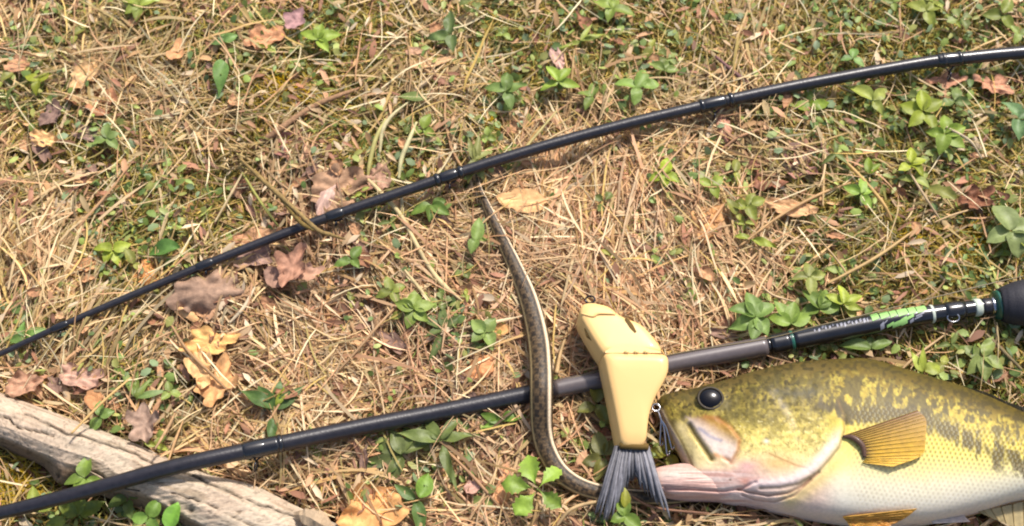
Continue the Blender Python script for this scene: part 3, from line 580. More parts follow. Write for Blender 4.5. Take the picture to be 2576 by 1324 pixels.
    fs = vn(x/3.6, y/3.6, 141); c = mixc(c, S(96,82,34), sm(.70, .84, fs)*hd*.6*sm(.75, .5, d)); c = mixc(c, S(252,236,170), sm(.80, .9, vn(x/4.5, y/4, 143))*hd*.6*sm(.25, .4, d)*sm(.8, .6, d))  # dark specks of the skin, then pale highlight glitter painted over the head
    c = mixc(c, S(240,216,118), np.exp(-(((x-1930)/110)**2+((y-1105)/42)**2))*.45*sm(.3, .6, fbm(x/12, y/10, 147, 3)))
    # mouth and cheek features
    mi = inpoly(x, y, MAXP); md = dline(x, y, MAXP+MAXP[:1]); mx_ = sm(-11, 9, np.where(mi, md, -md)+8*(n1-.5))
    c = mixc(c, mixc(np.ones_like(c)*S(230,210,204), S(170,124,58), sm(0, 1, ((x-1812)*.6-(y-1088))/50+.62)), mx_*.8)
    c = mixc(c, S(120,124,150), np.exp(-(dline(x, y, [F1(520,570), F1(600,630), F1(680,660)])/5)**2)*mx_*.6)
    c = mixc(c, S(170,112,56), np.exp(-(dline(x, y, MAXP[1:7])/6)**2)*.75)
    c = mixc(c, S(92,78,24), np.exp(-(dline(x, y, GAPL)/7)**2)*.95)
    c = mixc(c, S(214,150,98), np.exp(-(dline(x, y, [F1(640,770), F1(740,810)])/6)**2)*.8)
    c = mixc(c, S(232,210,150), np.exp(-(dline(x, y, [F1(370,560), F1(440,680), F1(520,800)])/15)**2)*.8)
    c = mixc(c, S(205,186,170), np.exp(-(dline(x, y, LIP)/9)**2)*.9); c = mixc(c, S(110,92,48), np.exp(-(dline(x-12, y+3, LIP)/4)**2)*.7)
    jw = sm(1176, 1192, y+.0*x)*sm(1960, 1840, x); st2 = fbm(x/60, y/4.5, 33, 3)
    c = mixc(c, S(222,178,164), jw*.85); c = mixc(c, S(244,222,208), jw*sm(.5, .7, st2)*.7); c = mixc(c, S(186,138,124), jw*sm(.52, .3, st2)*.45)
    c = mixc(c, S(172,122,110), np.exp(-(dline(x, y, JAWM)/3.2)**2)*.6)
    c = mixc(c, S(220,120,84), np.exp(-((x-F1(920,980)[0])**2/34**2+(y-F1(920,980)[1])**2/11**2))*.75)
    c = mixc(c, S(226,168,172), np.exp(-((x-F1(890,860)[0])**2/34**2+(y-F1(890,860)[1])**2/16**2))*.75)
    c = mixc(c, S(218,170,96), np.exp(-((x-F1(1120,840)[0])**2/46**2+(y-F1(1120,840)[1])**2/16**2))*.6)
    c = mixc(c, S(232,218,200), np.exp(-(dline(x+8*(n2-.5), y, PRE)/9)**2)*.2*sm(.3, .55, fbm(x/9, y/14, 24, 3))); c = mixc(c, S(172,112,62), np.exp(-(dline(x, y, PRE2)/3)**2)*.6)
    c = mixc(c, S(240,220,214), np.exp(-(dline(x+4, y+3, OPER)/15)**2)*.85*sm(1060, 1120, y)); c = mixc(c, S(132,104,60), np.exp(-(dline(x-10, y-6, OPER)/3.5)**2)*.6)
    c = mixc(c, S(140,100,84), np.exp(-(dline(x, y, OPER2)/3.4)**2)*.75); c = mixc(c, S(160,120,104), np.exp(-(dline(x, y, OPER3)/3)**2)*.65)
    c = mixc(c, S(120,108,50), sm(.5, .62, fbm(x/10, y/10, 19, 3))*.5*hd*sm(.28, .36, d)*sm(.62, .5, d)*sm(1850, 1900, x))
    c = mixc(c, S(60,50,30), np.exp(-((x-F1(755,965)[0])**2+(y-F1(755,965)[1])**2)/9)*.9)
    c = mixc(c, S(252,246,236), np.exp(-((x-F1(1035,665)[0])**2/60+(y-F1(1035,665)[1])**2/30))*.6)  # small white glint painted on the cheek
    orng = np.exp(-(((x-F2(520,1250)[0])/90)**2+((y-F2(520,1250)[1])/14)**2)); c = mixc(c, S(236,176,84), orng*.3)
    return c, d, dot*bodyz, fx
def fishdisp(x, y, dot):
    h = .0012*np.exp(-(dline(x, y, OPER)/14)**2)*sm(1030,1090,y)-.0012*np.exp(-(dline(x-13, y-8, OPER)/6)**2)*sm(1030,1090,y)
    h += -.0016*np.exp(-(dline(x, y, OPER2)/4.5)**2)-.0014*np.exp(-(dline(x, y, OPER3)/4)**2)
    h += -.0003*np.exp(-(dline(x-12, y, PRE)/9)**2)
    h += -.0030*np.exp(-(dline(x, y, GAPL)/7)**2)+.0016*np.exp(-(dline(x, y, LIP)/9)**2)
    h += -.0010*np.exp(-(dline(x-3, y, MAXP[2:8])/6)**2)+.0008*np.exp(-(dline(x+9, y, MAXP[3:8])/9)**2)
    h += -.0018*np.exp(-(dline(x, y, JAWM)/4)**2)+.0022*np.exp(-((x-1787)**2+(y-1003)**2)/36**2)
    h += -.00009*dot+.0007*(fbm(x/14, y/14, 66, 3)-.5)*sm(2150, 2050, x)
    return h
V = fishsurf(TB); x, y = proj(V); c, d, dot, _ = fishcol(x, y)
up_ = np.clip(np.sin(va), 0, 1)[None]; V[..., 2] += fishdisp(x, y, dot)*sm(0, .35, up_)
topx, topy = proj(V[:, :NV]); kd = kdtree.KDTree(topx[::2, ::2].size)
for i, (a_, b_, z_) in enumerate(zip(topx[::2, ::2].ravel(), topy[::2, ::2].ravel(), V[::2, :NV:2, 2].ravel())): kd.insert((a_, b_, 0), i)
kd.balance(); topz = V[::2, :NV:2, 2].ravel()
def fz(a_, b_): return topz[kd.find((a_, b_, 0))[1]]
Fb = gridF(NSF, NA, True); VV = [V.reshape(-1, 3)]; CC = [c.reshape(-1, 3)]; FF = [Fb]
# lower jaw: part of the same skin
J_T = [(1636,1196),(1646,1183),(1680,1176),(1722,1173),(1770,1184),(1820,1196),(1880,1206)]; J_B = [(1637,1216),(1648,1238),(1680,1250),(1725,1256),(1785,1258),(1840,1262),(1900,1268)]; J_H = [.007, .012, .016, .018, .017, .012, .006]
TJ = catmull(np.hstack([np.array(J_T, float), np.array(J_B, float), np.array(J_H)[:, None]*1000]), 150)
VJ = fishsurf(TJ); xj, yj = proj(VJ); cj, _, dj, _ = fishcol(xj, yj); jn = fbm(xj/60, yj/4.5, 33, 3)
cj = mixc(np.ones_like(cj)*S(224,182,166), S(236,210,194), sm(.45, .7, jn)*.3); cj = mixc(cj, S(196,150,134), sm(.5, .3, jn)*.4)
cj = mixc(cj, S(206,206,188), np.exp(-((xj-1690)**2/40**2+(yj-1192)**2/9**2))*.7); cj = mixc(cj, S(168,116,106), np.exp(-(dline(xj, yj, JAWM)/3.5)**2)*.7); cj = mixc(cj, S(216,120,90), np.exp(-((xj-1890)**2/40**2+(yj-1213)**2/12**2))*.8)
cj = mixc(cj, S(60,50,30), np.exp(-((xj-F1(755,965)[0])**2+(yj-F1(755,965)[1])**2)/9)*.9)
VJ[..., 2] += (-.0018*np.exp(-(dline(xj, yj, JAWM)/5)**2)+.0010*(jn-.5))*sm(0, .35, up_)
VV.append(VJ.reshape(-1, 3)); CC.append(cj.reshape(-1, 3)); FF.append(gridF(150, NA, True)+NSF*NA)
body = obj('body', np.vstack(VV), np.vstack(FF), M_fish, fish, col=np.vstack(CC))
# caps
def fan_cap(i0, V): return
# eye
ex, ey = 1787, 1003; ez = fz(ex, ey)
ec = at(ex, ey, ez+.0004)
def ellips(cn, ax, name, m_, parent, nu=28, nv=18, col=None):
    V = []; 
    for i in range(nv+1):
        t = math.pi*i/nv
        for j in range(nu): V.append(cn+np.array([ax[0]*math.sin(t)*math.cos(2*math.pi*j/nu), ax[1]*math.sin(t)*math.sin(2*math.pi*j/nu), ax[2]*math.cos(t)]))
    return obj(name, V, gridF(nv+1, nu, True), m_, parent, col=col)
eye = ellips(ec, (.0084, .0074, .0028), 'eye', M_eye, fish)
Vt, Ft, _, _ = tube([ec+np.array([.0088*math.cos(t), .0080*math.sin(t), .0004]) for t in np.linspace(0, 2*math.pi, 40)], [.0011]*40, 8, cap=False); obj('eye_ring', Vt, Ft, M_iris, eye)
# fins
def fin(name, e0, e1, nray, colf, lift, ray_col, parent=fish, zfun=None, curve=0, ray_r=.0005, label=None, grid=(26, 40)):
    """membrane between root polyline e0 and edge polyline e1 (frame px), rays as sub-parts"""
    nu, nv = grid; A_, B2 = catmull(np.array(e0, float), nv), catmull(np.array(e1, float), nv); V = []; C = []
    def pt(u, v, extra=0):
        a_ = np.array([np.interp(v*(nv-1), np.arange(nv), A_[:, k]) for k in (0, 1)]); b_ = np.array([np.interp(v*(nv-1), np.arange(nv), B2[:, k]) for k in (0, 1)])
        q_ = a_+(b_-a_)*u; z_ = (zfun(q_[0], q_[1], u, v) if zfun else fz(*q_)+lift*(.25+u))+extra
        return at(q_[0], q_[1], z_), q_
    for i in range(nu):
        for j in range(nv):
            u, v = i/(nu-1), j/(nv-1); fr = abs(((v*nray) % 1)-.5)*2; p_, q_ = pt(u, v, .0003*fr*u); V.append(p_); C.append(colf(u, v, fr))
    o = obj(name, V, gridF(nu, nv), M_fin, parent, col=np.array(C))
    for k in range(nray+1):
        v = k/nray; P = [pt(u, min(1, v), .0005)[0] for u in np.linspace(0, .98, 9)]
        Vt, Ft, _, _ = tube(P, np.linspace(ray_r, ray_r*.35, 9), 5); obj('fin_ray', Vt, Ft, M_fin, o, col=ray_col(v))
    return o
def pc(u, v, fr):
    t = np.clip(v*1.15, 0, 1); t = t**.85; c_ = S(128,84,38)*(1-t)+S(252,200,46)*t; dark = math.exp(-(u/.12)**2)*.8
    c_ = c_*(1-dark)+S(96,70,56)*dark; c_ = c_*(1-.15*(1-fr)); k = .25*float(vn(u*14, v*9, 3)); return c_*(1-k)+S(150,104,60)*k*.9
fin('pectoral_fin', [F2(250,625), F2(340,650), F2(405,700), F2(425,790), F2(400,830)], [F2(830,425), F2(895,500), F2(890,640), F2(860,775), F2(640,862)], 15, pc, .0035, lambda v: S(236,196,84)*(.6+.6*v), ray_r=.0003)
Vt, Ft, _, _ = tube([at(*F2(252, 628), fz(*F2(252, 628))+.001), at(*F2(330, 640), fz(*F2(330, 640))+.002), at(*F2(400, 700), fz(*F2(400, 700))+.002), at(*F2(418, 790), fz(*F2(418, 790))+.001)], [.001, .0022, .0022, .0014], 8, 20)
obj('fin_base', Vt, Ft, M_fin, fish, col=S(104,76,60))
dz_ = lambda x_, y_, u, v: .030+.006*u
fin('dorsal_fin', [(2325,963),(2400,990),(2477,1020),(2576,1064),(2720,1110),(2880,1150)], [(2330,955),(2400,968),(2477,986),(2560,1020),(2720,1058),(2880,1110)], 13, lambda u, v, fr: S(84,80,62)*(.7+.4*fr)*(1-.2*u), 0, lambda v: S(98,84,70), zfun=dz_, grid=(12, 60))
oz = lambda x_, y_, u, v: .018+.010*u
fin('pelvic_fin', [F2(250,1255), F2(280,1290), F2(300,1320)], [F2(830,1188), F2(720,1270), F2(560,1345)], 7, lambda u, v, fr: (S(240,176,70)*(1-v)+S(214,140,50)*v)*(.8+.25*fr), 0, lambda v: S(244,186,84), zfun=lambda x_, y_, u, v: fz(x_, min(y_, 1308))+.0015+.003*u, grid=(20, 24))
fin('pelvic_fin', [F2(900,1240), F2(930,1270), F2(945,1300)], [F2(1170,1222), F2(1210,1262), F2(1238,1288)], 5, lambda u, v, fr: S(240,218,204)*(.8+.2*fr), 0, lambda v: S(246,232,220), zfun=lambda x_, y_, u, v: .020+.004*(1-u), grid=(10, 14))
fin('anal_fin', [F2(1215,1195), F2(1400,1190), F2(1655,1135), F2(1900,1100)], [F2(1290,1210), F2(1460,1285), F2(1655,1345), F2(1960,1330)], 9, lambda u, v, fr: S(198,176,124)*(.8+.25*fr), 0, lambda v: S(176,150,98), zfun=lambda x_, y_, u, v: .020-.003*u, grid=(14, 40))
fin('tail_fin', [(3040,1172),(3052,1205),(3040,1236)], [(3290,1080),(3240,1200),(3300,1330)], 16, lambda u, v, fr: S(130,118,62)*(.7+.4*fr), 0, lambda v: S(110,98,50), zfun=lambda x_, y_, u, v: .020, grid=(20, 40))

# ------------------------------------------------------------------ leaves and plants
def leafmesh(L, W, kind='oval', fold=.22, arch=.25, col=S(90,130,60), teeth=0, wav=0, nl=10):
    u = np.linspace(0, 1, nl+1); vv_ = np.array([-1, -.55, 0, .55, 1.])
    if kind == 'oval': w_ = np.sin(np.pi*u**.85)**.75
    elif kind == 'lance': w_ = np.sin(np.pi*u**.7)**1.1
    elif kind == 'obovate': w_ = np.clip(np.sin(np.pi*np.clip(u, 0, 1)**1.7)**.55*(.12+.88*sm(0, .6, u)), 0, 1)
    elif kind == 'round': w_ = np.sqrt(np.clip(1-(2*u-1)**2, 0, 1))
    elif kind == 'lobed': w_ = np.sin(np.pi*u**.9)**.6*(1-.38*np.abs(np.sin(u*np.pi*2.5)))
    if teeth: w_ = w_*(1+teeth*np.where(np.arange(nl+1) % 2 == 0, 1, -1)*sm(.25, .6, u))
    w_ = w_*W/2; w_[0] = W*.03; w_[-1] = W*.04
    V = []; C = []
    ph = random.random()*6
    for i in range(nl+1):
        for v in vv_:
            x_ = u[i]*L+(0 if abs(v) < 1 else -.02*L); y_ = v*w_[i]; z_ = abs(y_)*fold*2-(u[i]**2)*L*arch+wav*L*math.sin(u[i]*9+v*2+ph)*.06
            V.append((x_, y_, z_)); k = (1.18 if v == 0 else 1.0+.08*math.sin(i*3.1+v*4))*(.93+.12*u[i]); C.append(col*k)
    return np.array(V), gridF(nl+1, 5), np.array(C)
def rotm(az, pitch, roll=0):
    ca_, sa = math.cos(az), math.sin(az); cp, sp_ = math.cos(pitch), math.sin(pitch); cr, sr = math.cos(roll), math.sin(roll)
    return np.array([[ca_, -sa, 0], [sa, ca_, 0], [0, 0, 1]])@np.array([[cp, 0, -sp_], [0, 1, 0], [sp_, 0, cp]])@np.array([[1, 0, 0], [0, cr, -sr], [0, sr, cr]])
G1, G2, G3, G4, G5, G6 = S(128,180,66), S(62,118,60), S(98,146,74), S(150,182,60), S(112,140,90), S(76,112,66)
def plant(name, cx, cy, leaves, col, label, cat='plant', z=.012, group=None, stem=True):
    """leaves: (angle deg in picture, start px, length px, width px, kind, pitch)"""
    z = z+.003 if z < .02 else z; loc = at(cx, cy, z); loc[2] = 0; loc0 = at(cx, cy, z); t = thing(name, label, cat, (loc0[0], loc0[1], 0), group)
    for lf in leaves:
        ang, s0, L_, W_, kind = lf[:5]; pitch = lf[5] if len(lf) > 5 else .22; c_ = lf[6] if len(lf) > 6 else col
        V, F, C = leafmesh(L_*MP*1.04, W_*MP*1.0, kind, random.uniform(.1, .4), random.uniform(.15, .5), np.minimum((c_*.82+S(158,160,92)*.18)*random.uniform(.85, 1.3)*np.array([1.22, 1, .86]), .8), .16 if kind == 'obovate' else 0, random.uniform(0, 1), 12 if L_ > 50 else 8)
        a_ = math.radians(ang); V = V@rotm(a_, pitch+random.uniform(-.06, .06), random.uniform(-.35, .35)).T; V += loc0+np.array([math.cos(a_)*s0*MP, math.sin(a_)*s0*MP, random.uniform(0, .003)])
        V[:, 2] = np.maximum(V[:, 2], .006); obj('leaf', V, F, M_green, t, col=C)
    if stem:
        Vt, Ft, _, _ = tube([loc0*np.array([1, 1, 0])+(random.uniform(-.003, .003), -.002, -.002), loc0-(0, 0, .004), loc0+(0, 0, .001)], [.0009, .0008, .0007], 6, 6); obj('stem', Vt, Ft, M_green, t, col=S(130,150,70))
    return t
plant('cinquefoil', 1352, 1232, [(112,6,72,50,'obovate'),(172,8,72,44,'obovate'),(232,8,66,46,'obovate'),(48,6,66,36,'obovate'),(318,4,62,38,'obovate')], G1, 'bright green five leaflet plant left of the grey lure tail', z=.024)
plant('broadleaf_weed', 690, 1032, [(146,4,92,34,'lance'),(128,2,66,40,'oval'),(38,4,84,32,'lance'),(78,14,54,26,'oval'),(268,20,60,26,'lance',.1),(60,10,60,18,'lance',.3,G4)], G2, 'dark glossy weed with pointed spreading leaves above the thick rod', z=.018)
plant('clover', 1221, 838, [(60,2,40,36,'oval'),(140,2,42,34,'oval'),(215,2,38,34,'oval'),(300,4,36,34,'oval')], S(120,160,90), 'pale four leaf clover left of the snake above the orange leaf', z=.018)
plant('violet', 415, 628, [(180,-38,84,44,'oval',.05)], S(70,138,66), 'single broad glossy green leaf above the thin rod at left', 'leaf', z=.018)
plant('creeping_weed', 285, 632, [(170,2,44,32,'oval'),(20,2,40,30,'oval'),(300,2,36,28,'oval'),(240,3,34,28,'oval')], G4, 'yellow green clump left of the single broad leaf', z=.016)
plant('plantain_seedling', 345, 1005, [(118,4,92,20,'lance'),(62,2,56,16,'lance'),(20,4,70,18,'lance',.12,G3),(95,0,70,14,'lance')], S(96,132,58), 'narrow leaved weed growing just above the log', z=.014)
plant('creeping_weed', 252, 1050, [(95,2,36,24,'oval'),(20,2,32,26,'oval'),(250,2,40,26,'oval')], G3, 'small round leaved sprig at the upper edge of the log', z=.014)
plant('mint', 1042, 782, [(90,2,46,36,'oval'),(20,2,46,34,'oval'),(160,2,46,32,'oval'),(250,2,42,32,'oval'),(320,3,38,30,'oval'),(130,4,38,28,'oval')], S(112,150,62), 'bushy light green sprig below the pale bent reed', z=.018)
plant('creeping_weed', 985, 735, [(110,2,36,26,'oval'),(200,2,36,26,'oval'),(300,2,34,26,'oval'),(30,2,36,26,'oval')], S(118,144,60), 'small light green sprig left of the bent reed', z=.014)
plant('broadleaf_weed', 1118, 830, [(100,2,66,24,'lance'),(150,2,58,24,'lance'),(250,2,90,22,'lance'),(40,2,52,22,'oval'),(200,3,46,22,'lance')], S(78,112,66), 'dull dark green weed between the mint sprig and the clover', z=.014)
plant('ribwort', 1010, 1145, [(160,4,100,26,'lance'),(200,10,110,30,'lance'),(110,0,60,34,'oval'),(60,4,80,24,'lance'),(25,4,90,22,'lance'),(250,4,70,34,'oval')], S(84,112,66), 'spreading rosette of dull green leaves below the thick rod', z=.014)
plant('ribwort', 1110, 1110, [(170,4,100,34,'lance'),(130,4,60,30,'oval'),(285,14,110,26,'lance'),(15,4,80,26,'lance'),(60,4,70,26,'oval')], S(90,122,66), 'leafy weed with one long leaf hanging down below the thick rod', z=.016)
plant('violet', 1068, 1222, [(70,-30,60,42,'oval',.08)], S(104,160,60), 'small bright oval leaf at the end of the leaf rosette', 'leaf', z=.018)
plant('broadleaf_weed', 1048, 1258, [(280,4,84,34,'lance',.05),(150,4,54,26,'oval')], S(72,122,66), 'dark green weed with one drooping leaf at the bottom edge', z=.014)
plant('broadleaf_weed', 1262, 1062, [(20,0,60,30,'oval'),(165,0,50,24,'oval'),(200,4,44,20,'lance')], S(96,150,50), 'green leaf pair beneath the thick rod left of the snake', z=.012)
plant('mint', 1900, 800, [(100,2,64,46,'oval'),(160,4,60,44,'oval'),(210,6,60,40,'oval'),(40,2,56,40,'oval'),(300,2,50,40,'oval'),(260,10,52,38,'oval')], S(104,152,78), 'broad leaved green cluster above the thick rod right of the lure', z=.018)
plant('mint', 1990, 815, [(80,2,54,36,'oval'),(160,2,50,36,'oval'),(20,2,50,34,'oval'),(120,20,46,32,'oval')], S(122,168,72), 'light green leaves touching the thick rod in the middle of the patch', z=.018)
plant('mint', 2060, 780, [(60,2,52,36,'oval'),(120,2,56,36,'oval'),(10,2,52,34,'oval'),(190,2,44,32,'oval')], S(96,140,62), 'green sprig above the silver lettering of the rod', z=.016)
plant('creeping_weed', 2120, 768, [(30,2,52,26,'oval'),(90,2,48,28,'oval'),(150,2,44,26,'oval'),(340,4,44,22,'lance')], G4, 'yellow green sprig above the pale green lettering of the rod', z=.016)
plant('mint', 2036, 700, [(90,2,40,30,'oval'),(180,2,40,28,'oval'),(270,2,46,30,'oval'),(10,2,38,26,'oval')], S(128,150,78), 'pale sprig standing above the leafy patch at right', z=.016)
plant('clover', 1405, 207, [(55,2,50,30,'oval'),(125,2,50,30,'oval'),(200,2,46,26,'oval'),(345,2,50,26,'oval')], S(132,176,66), 'bright green three leaf sprig above the middle of the thin rod', z=.018)
plant('clover', 1272, 232, [(85,2,56,34,'oval'),(20,2,54,34,'oval'),(165,2,50,32,'oval'),(290,2,46,32,'oval')], S(92,136,72), 'mid green clover above the thin rod left of the bright sprig', z=.016)
plant('trefoil', 1135, 92, [(95,2,74,32,'oval'),(185,6,54,30,'oval'),(275,2,48,32,'oval')], S(84,124,74), 'dark three lobed leaf near the top edge left of centre', z=.018)
plant('violet', 556, 188, [(272,-44,88,42,'lance',.08)], S(98,160,82), 'single upright bright green leaf in the upper left', 'leaf', z=.018)
plant('creeping_weed', 565, 110, [(100,2,40,30,'oval'),(30,2,36,28,'oval'),(180,2,34,24,'oval')], S(88,142,78), 'small green sprig left of the pink brown leaf', z=.014)
plant('creeping_weed', 1672, 440, [(80,2,44,32,'oval'),(330,2,38,30,'oval'),(200,2,38,28,'oval'),(270,2,32,26,'oval')], S(146,184,44), 'vivid yellow green sprig in dry straw right of centre', z=.018)
plant('creeping_weed', 1790, 470, [(40,2,36,28,'oval'),(160,2,36,26,'oval'),(290,2,32,26,'oval')], S(132,166,62), 'small light sprig right of the vivid yellow green one', z=.016)
plant('clover', 1600, 222, [(60,2,54,36,'round'),(160,2,50,34,'round'),(270,2,44,32,'round'),(10,16,44,32,'round')], S(112,160,76), 'round leaved clover just above the thin rod right of centre', z=.018)
plant('clover', 1672, 180, [(60,2,40,24,'oval'),(150,2,40,26,'oval'),(10,2,34,24,'oval')], S(110,148,74), 'small clover behind the round leaved one', z=.014)
plant('creeping_weed', 1490, 245, [(80,2,46,28,'oval'),(240,2,40,26,'oval'),(160,2,34,22,'oval')], S(118,158,72), 'small upright sprig between the bright sprig and round clover', z=.014)
plant('broadleaf_weed', 2040, 275, [(20,0,50,30,'oval'),(160,0,48,36,'oval'),(100,0,30,26,'oval')], S(110,152,40), 'yellow green leaf pair just below the thin rod at right', z=.016)
plant('broadleaf_weed', 2195, 255, [(140,2,66,38,'oval'),(40,2,48,32,'oval'),(300,2,40,26,'oval')], S(146,172,84), 'pale fan shaped leaf below the thin rod', z=.018)
plant('mint', 2320, 285, [(90,4,56,40,'oval'),(30,4,54,38,'oval'),(160,4,54,38,'oval'),(230,4,50,36,'oval'),(300,4,52,36,'oval')], S(138,168,46), 'yellow green leafy clump below the thin rod at far right', z=.02)
plant('mint', 2375, 340, [(80,4,52,38,'oval'),(20,4,56,36,'oval'),(250,4,50,40,'oval'),(320,4,54,36,'oval'),(170,3,40,30,'oval')], S(128,172,64), 'bright clump with dark lower leaves under the yellow green one', z=.02)
plant('broadleaf_weed', 2400, 255, [(70,2,42,28,'oval'),(350,2,40,28,'oval'),(200,2,40,28,'oval')], S(98,134,78), 'green sprig directly under the rod guide at far right', z=.016)
plant('clover', 2560, 300, [(120,2,54,40,'oval'),(265,2,54,42,'oval'),(20,2,44,34,'oval')], S(88,142,100), 'bluish green leaf pair at the right edge below the thin rod', z=.02)
plant('creeping_weed', 2290, 415, [(85,2,44,26,'oval'),(320,2,38,28,'oval'),(210,2,36,26,'oval'),(20,2,40,26,'oval')], S(148,176,44), 'yellow green sprig with upright leaf in the right part', z=.018)
plant('clover', 2300, 455, [(30,2,40,28,'oval'),(330,2,36,26,'oval'),(160,2,36,28,'oval')], S(140,168,90), 'pale sprig just below the yellow green upright one', z=.014)
plant('violet', 2375, 490, [(150,-30,70,42,'lobed',.1)], S(138,156,78), 'broad pale folded leaf right of the yellow green sprigs', 'leaf', z=.018)
plant('creeping_weed', 2165, 490, [(75,2,50,24,'oval'),(160,4,40,28,'oval'),(300,2,42,24,'oval'),(25,2,34,20,'oval')], S(134,186,74), 'bright mint green sprig low in the right straw', z=.018)
plant('creeping_weed', 2185, 440, [(90,2,46,22,'oval'),(45,2,40,20,'oval')], S(124,166,50), 'upright green sprig above the mint green one', z=.014)
plant('clover', 1880, 520, [(60,2,38,30,'oval'),(180,2,40,30,'oval'),(290,2,42,30,'oval'),(20,10,36,28,'oval')], S(132,158,64), 'light sprig in the straw right of the vivid one', z=.016)
plant('dock', 2542, 585, [(110,4,70,62,'round'),(10,4,60,52,'round'),(200,4,56,46,'round'),(280,4,58,54,'round')], S(128,160,106), 'large pale bluish green leaf rosette at the right edge', z=.022)
plant('creeping_weed', 1890, 605, [(340,2,60,22,'oval'),(160,2,40,20,'oval')], S(136,166,60), 'flat leaf pair in the straw below the light sprig', z=.014)
plant('creeping_weed', 1538, 640, [(350,-30,60,14,'lance',.05),(170,0,36,14,'lance')], S(160,172,58), 'thin yellow green leaf lying on straw above the lure', z=.016)
plant('broadleaf_weed', 1198, 605, [(80,-8,62,34,'oval',.3),(250,0,38,30,'oval')], S(104,148,74), 'soft green leaf left of the upper part of the snake', z=.018)
plant('grass_tuft', 1196, 405, [(80,0,70,22,'lance',.4),(110,0,64,20,'lance',.4),(250,0,64,30,'oval'),(290,0,50,26,'oval'),(40,0,50,18,'lance')], S(122,140,80), 'dull green leafy tuft at the snake tail by the thin rod', z=.018)
plant('broadleaf_weed', 1085, 518, [(200,2,50,32,'oval'),(330,2,46,32,'oval'),(270,2,40,30,'oval'),(20,4,34,26,'oval')], S(88,136,58), 'green leaves under the thin rod below the guide', z=.012)
plant('broadleaf_weed', 885, 655, [(60,2,40,28,'oval'),(200,2,40,26,'oval'),(310,2,30,22,'oval')], S(84,132,56), 'small dark green sprig between brown leaves below the thin rod', z=.014)
plant('creeping_weed', 1065, 330, [(70,2,44,30,'oval'),(190,2,32,24,'oval'),(330,2,34,24,'oval')], S(122,160,60), 'small yellow green sprig between two pale reeds', z=.016)
plant('violet', 1042, 248, [(170,-34,72,30,'oval',.15)], S(120,156,84), 'folded light green leaf left of the mid green clover', 'leaf', z=.016)
plant('clover', 215, 1205, [(90,2,50,38,'oval'),(190,4,40,28,'oval'),(340,4,46,26,'oval'),(250,2,40,30,'oval')], S(104,148,58), 'green sprig leaning on the lower side of the log', z=.034)
plant('clover', 375, 1302, [(60,2,38,34,'round'),(190,2,34,28,'round'),(300,2,34,26,'round')], S(108,166,70), 'small round leaved sprig under the log at the bottom', z=.028)
plant('violet', 436, 1300, [(80,-28,58,46,'oval',.12)], S(96,170,60), 'bright oval leaf below the log beside the round leaved sprig', 'leaf', z=.034)
plant('mint', 200, 1300, [(150,4,60,34,'oval'),(30,4,60,34,'oval'),(90,4,44,30,'oval'),(200,30,50,30,'oval')], S(112,142,52), 'leafy patch in shade under the thick rod at bottom left', z=.014)
plant('mint', 90, 1285, [(100,4,50,30,'oval'),(20,4,50,28,'oval'),(170,4,50,28,'oval')], S(118,146,58), 'leafy patch at the bottom left corner', z=.014)
plant('mint', 325, 1255, [(30,4,40,30,'oval'),(280,4,44,28,'oval'),(200,4,44,30,'oval')], S(82,118,56), 'dark sprig under the rod where it crosses the log', z=.014)
plant('clover', 1572, 1300, [(100,0,50,34,'oval',.25),(320,0,46,34,'oval'),(200,0,34,28,'oval')], S(112,160,64), 'green leaf poking up in front of the grey lure tail', z=.024)
plant('violet', 1572, 1258, [(85,-18,42,24,'oval',.3)], S(134,150,40), 'small yellow green leaf in the notch of the lure tail', 'leaf', z=.026)
plant('mint', 1680, 1145, [(170,4,44,34,'oval'),(80,4,34,30,'oval'),(300,4,36,30,'oval')], S(120,134,38), 'olive green leaves seen through the open fish mouth', z=.010)
plant('broadleaf_weed', 1500, 1020, [(90,4,50,36,'oval'),(200,4,44,32,'oval'),(300,4,50,30,'oval')], S(96,110,44), 'olive sprig in the shade between snake and lure', z=.010)
plant('broadleaf_weed', 1520, 1150, [(110,4,60,40,'oval'),(200,4,50,32,'oval'),(250,4,60,30,'oval'),(60,4,40,30,'oval')], S(86,98,48), 'dark olive leaves under the left side of the lure', z=.010)
plant('onion_sprout', 2318, 940, [(88,0,64,18,'lance',.5),(115,2,52,22,'lance',.3),(25,10,44,34,'oval',.1)], S(160,190,76), 'pale sprout standing right behind the back of the fish', z=.03)
plant('mint', 2470, 900, [(60,2,56,30,'oval'),(150,2,50,30,'oval'),(230,2,50,34,'oval'),(330,2,52,34,'oval'),(270,2,56,36,'oval')], S(116,148,82), 'loose green plant behind the dorsal fin of the fish', z=.018)
plant('mint', 2190, 880, [(170,2,70,34,'oval'),(20,2,50,26,'oval'),(90,2,30,24,'oval')], S(88,130,66), 'green leaves between the thick rod and the fish back', z=.012)
plant('creeping_weed', 65, 850, [(30,2,44,26,'oval'),(110,2,36,24,'oval'),(200,2,34,22,'oval')], S(92,150,74), 'small green sprig at the left edge above the thin rod', z=.016)
plant('clover', 100, 208, [(150,2,40,30,'oval'),(60,2,36,26,'oval'),(260,2,36,26,'oval')], S(142,166,44), 'yellow green sprig near the upper left edge', z=.014)
plant('clover', 270, 350, [(100,2,44,28,'oval'),(200,2,38,26,'oval'),(320,2,40,26,'oval'),(20,2,30,22,'oval')], S(96,136,72), 'mid green sprig in the left straw', z=.014)
plant('mint', 350, 15, [(30,2,50,30,'oval'),(150,2,48,30,'oval'),(270,2,44,28,'oval'),(220,2,40,28,'oval')], S(132,164,66), 'light green sprig cut by the top edge at left', z=.016)
plant('mint', 800, 102, [(20,2,56,34,'oval'),(150,2,50,30,'oval'),(80,2,46,30,'oval'),(310,2,44,30,'oval')], S(134,176,66), 'light green leafy sprig right of the pink brown leaf', z=.018)
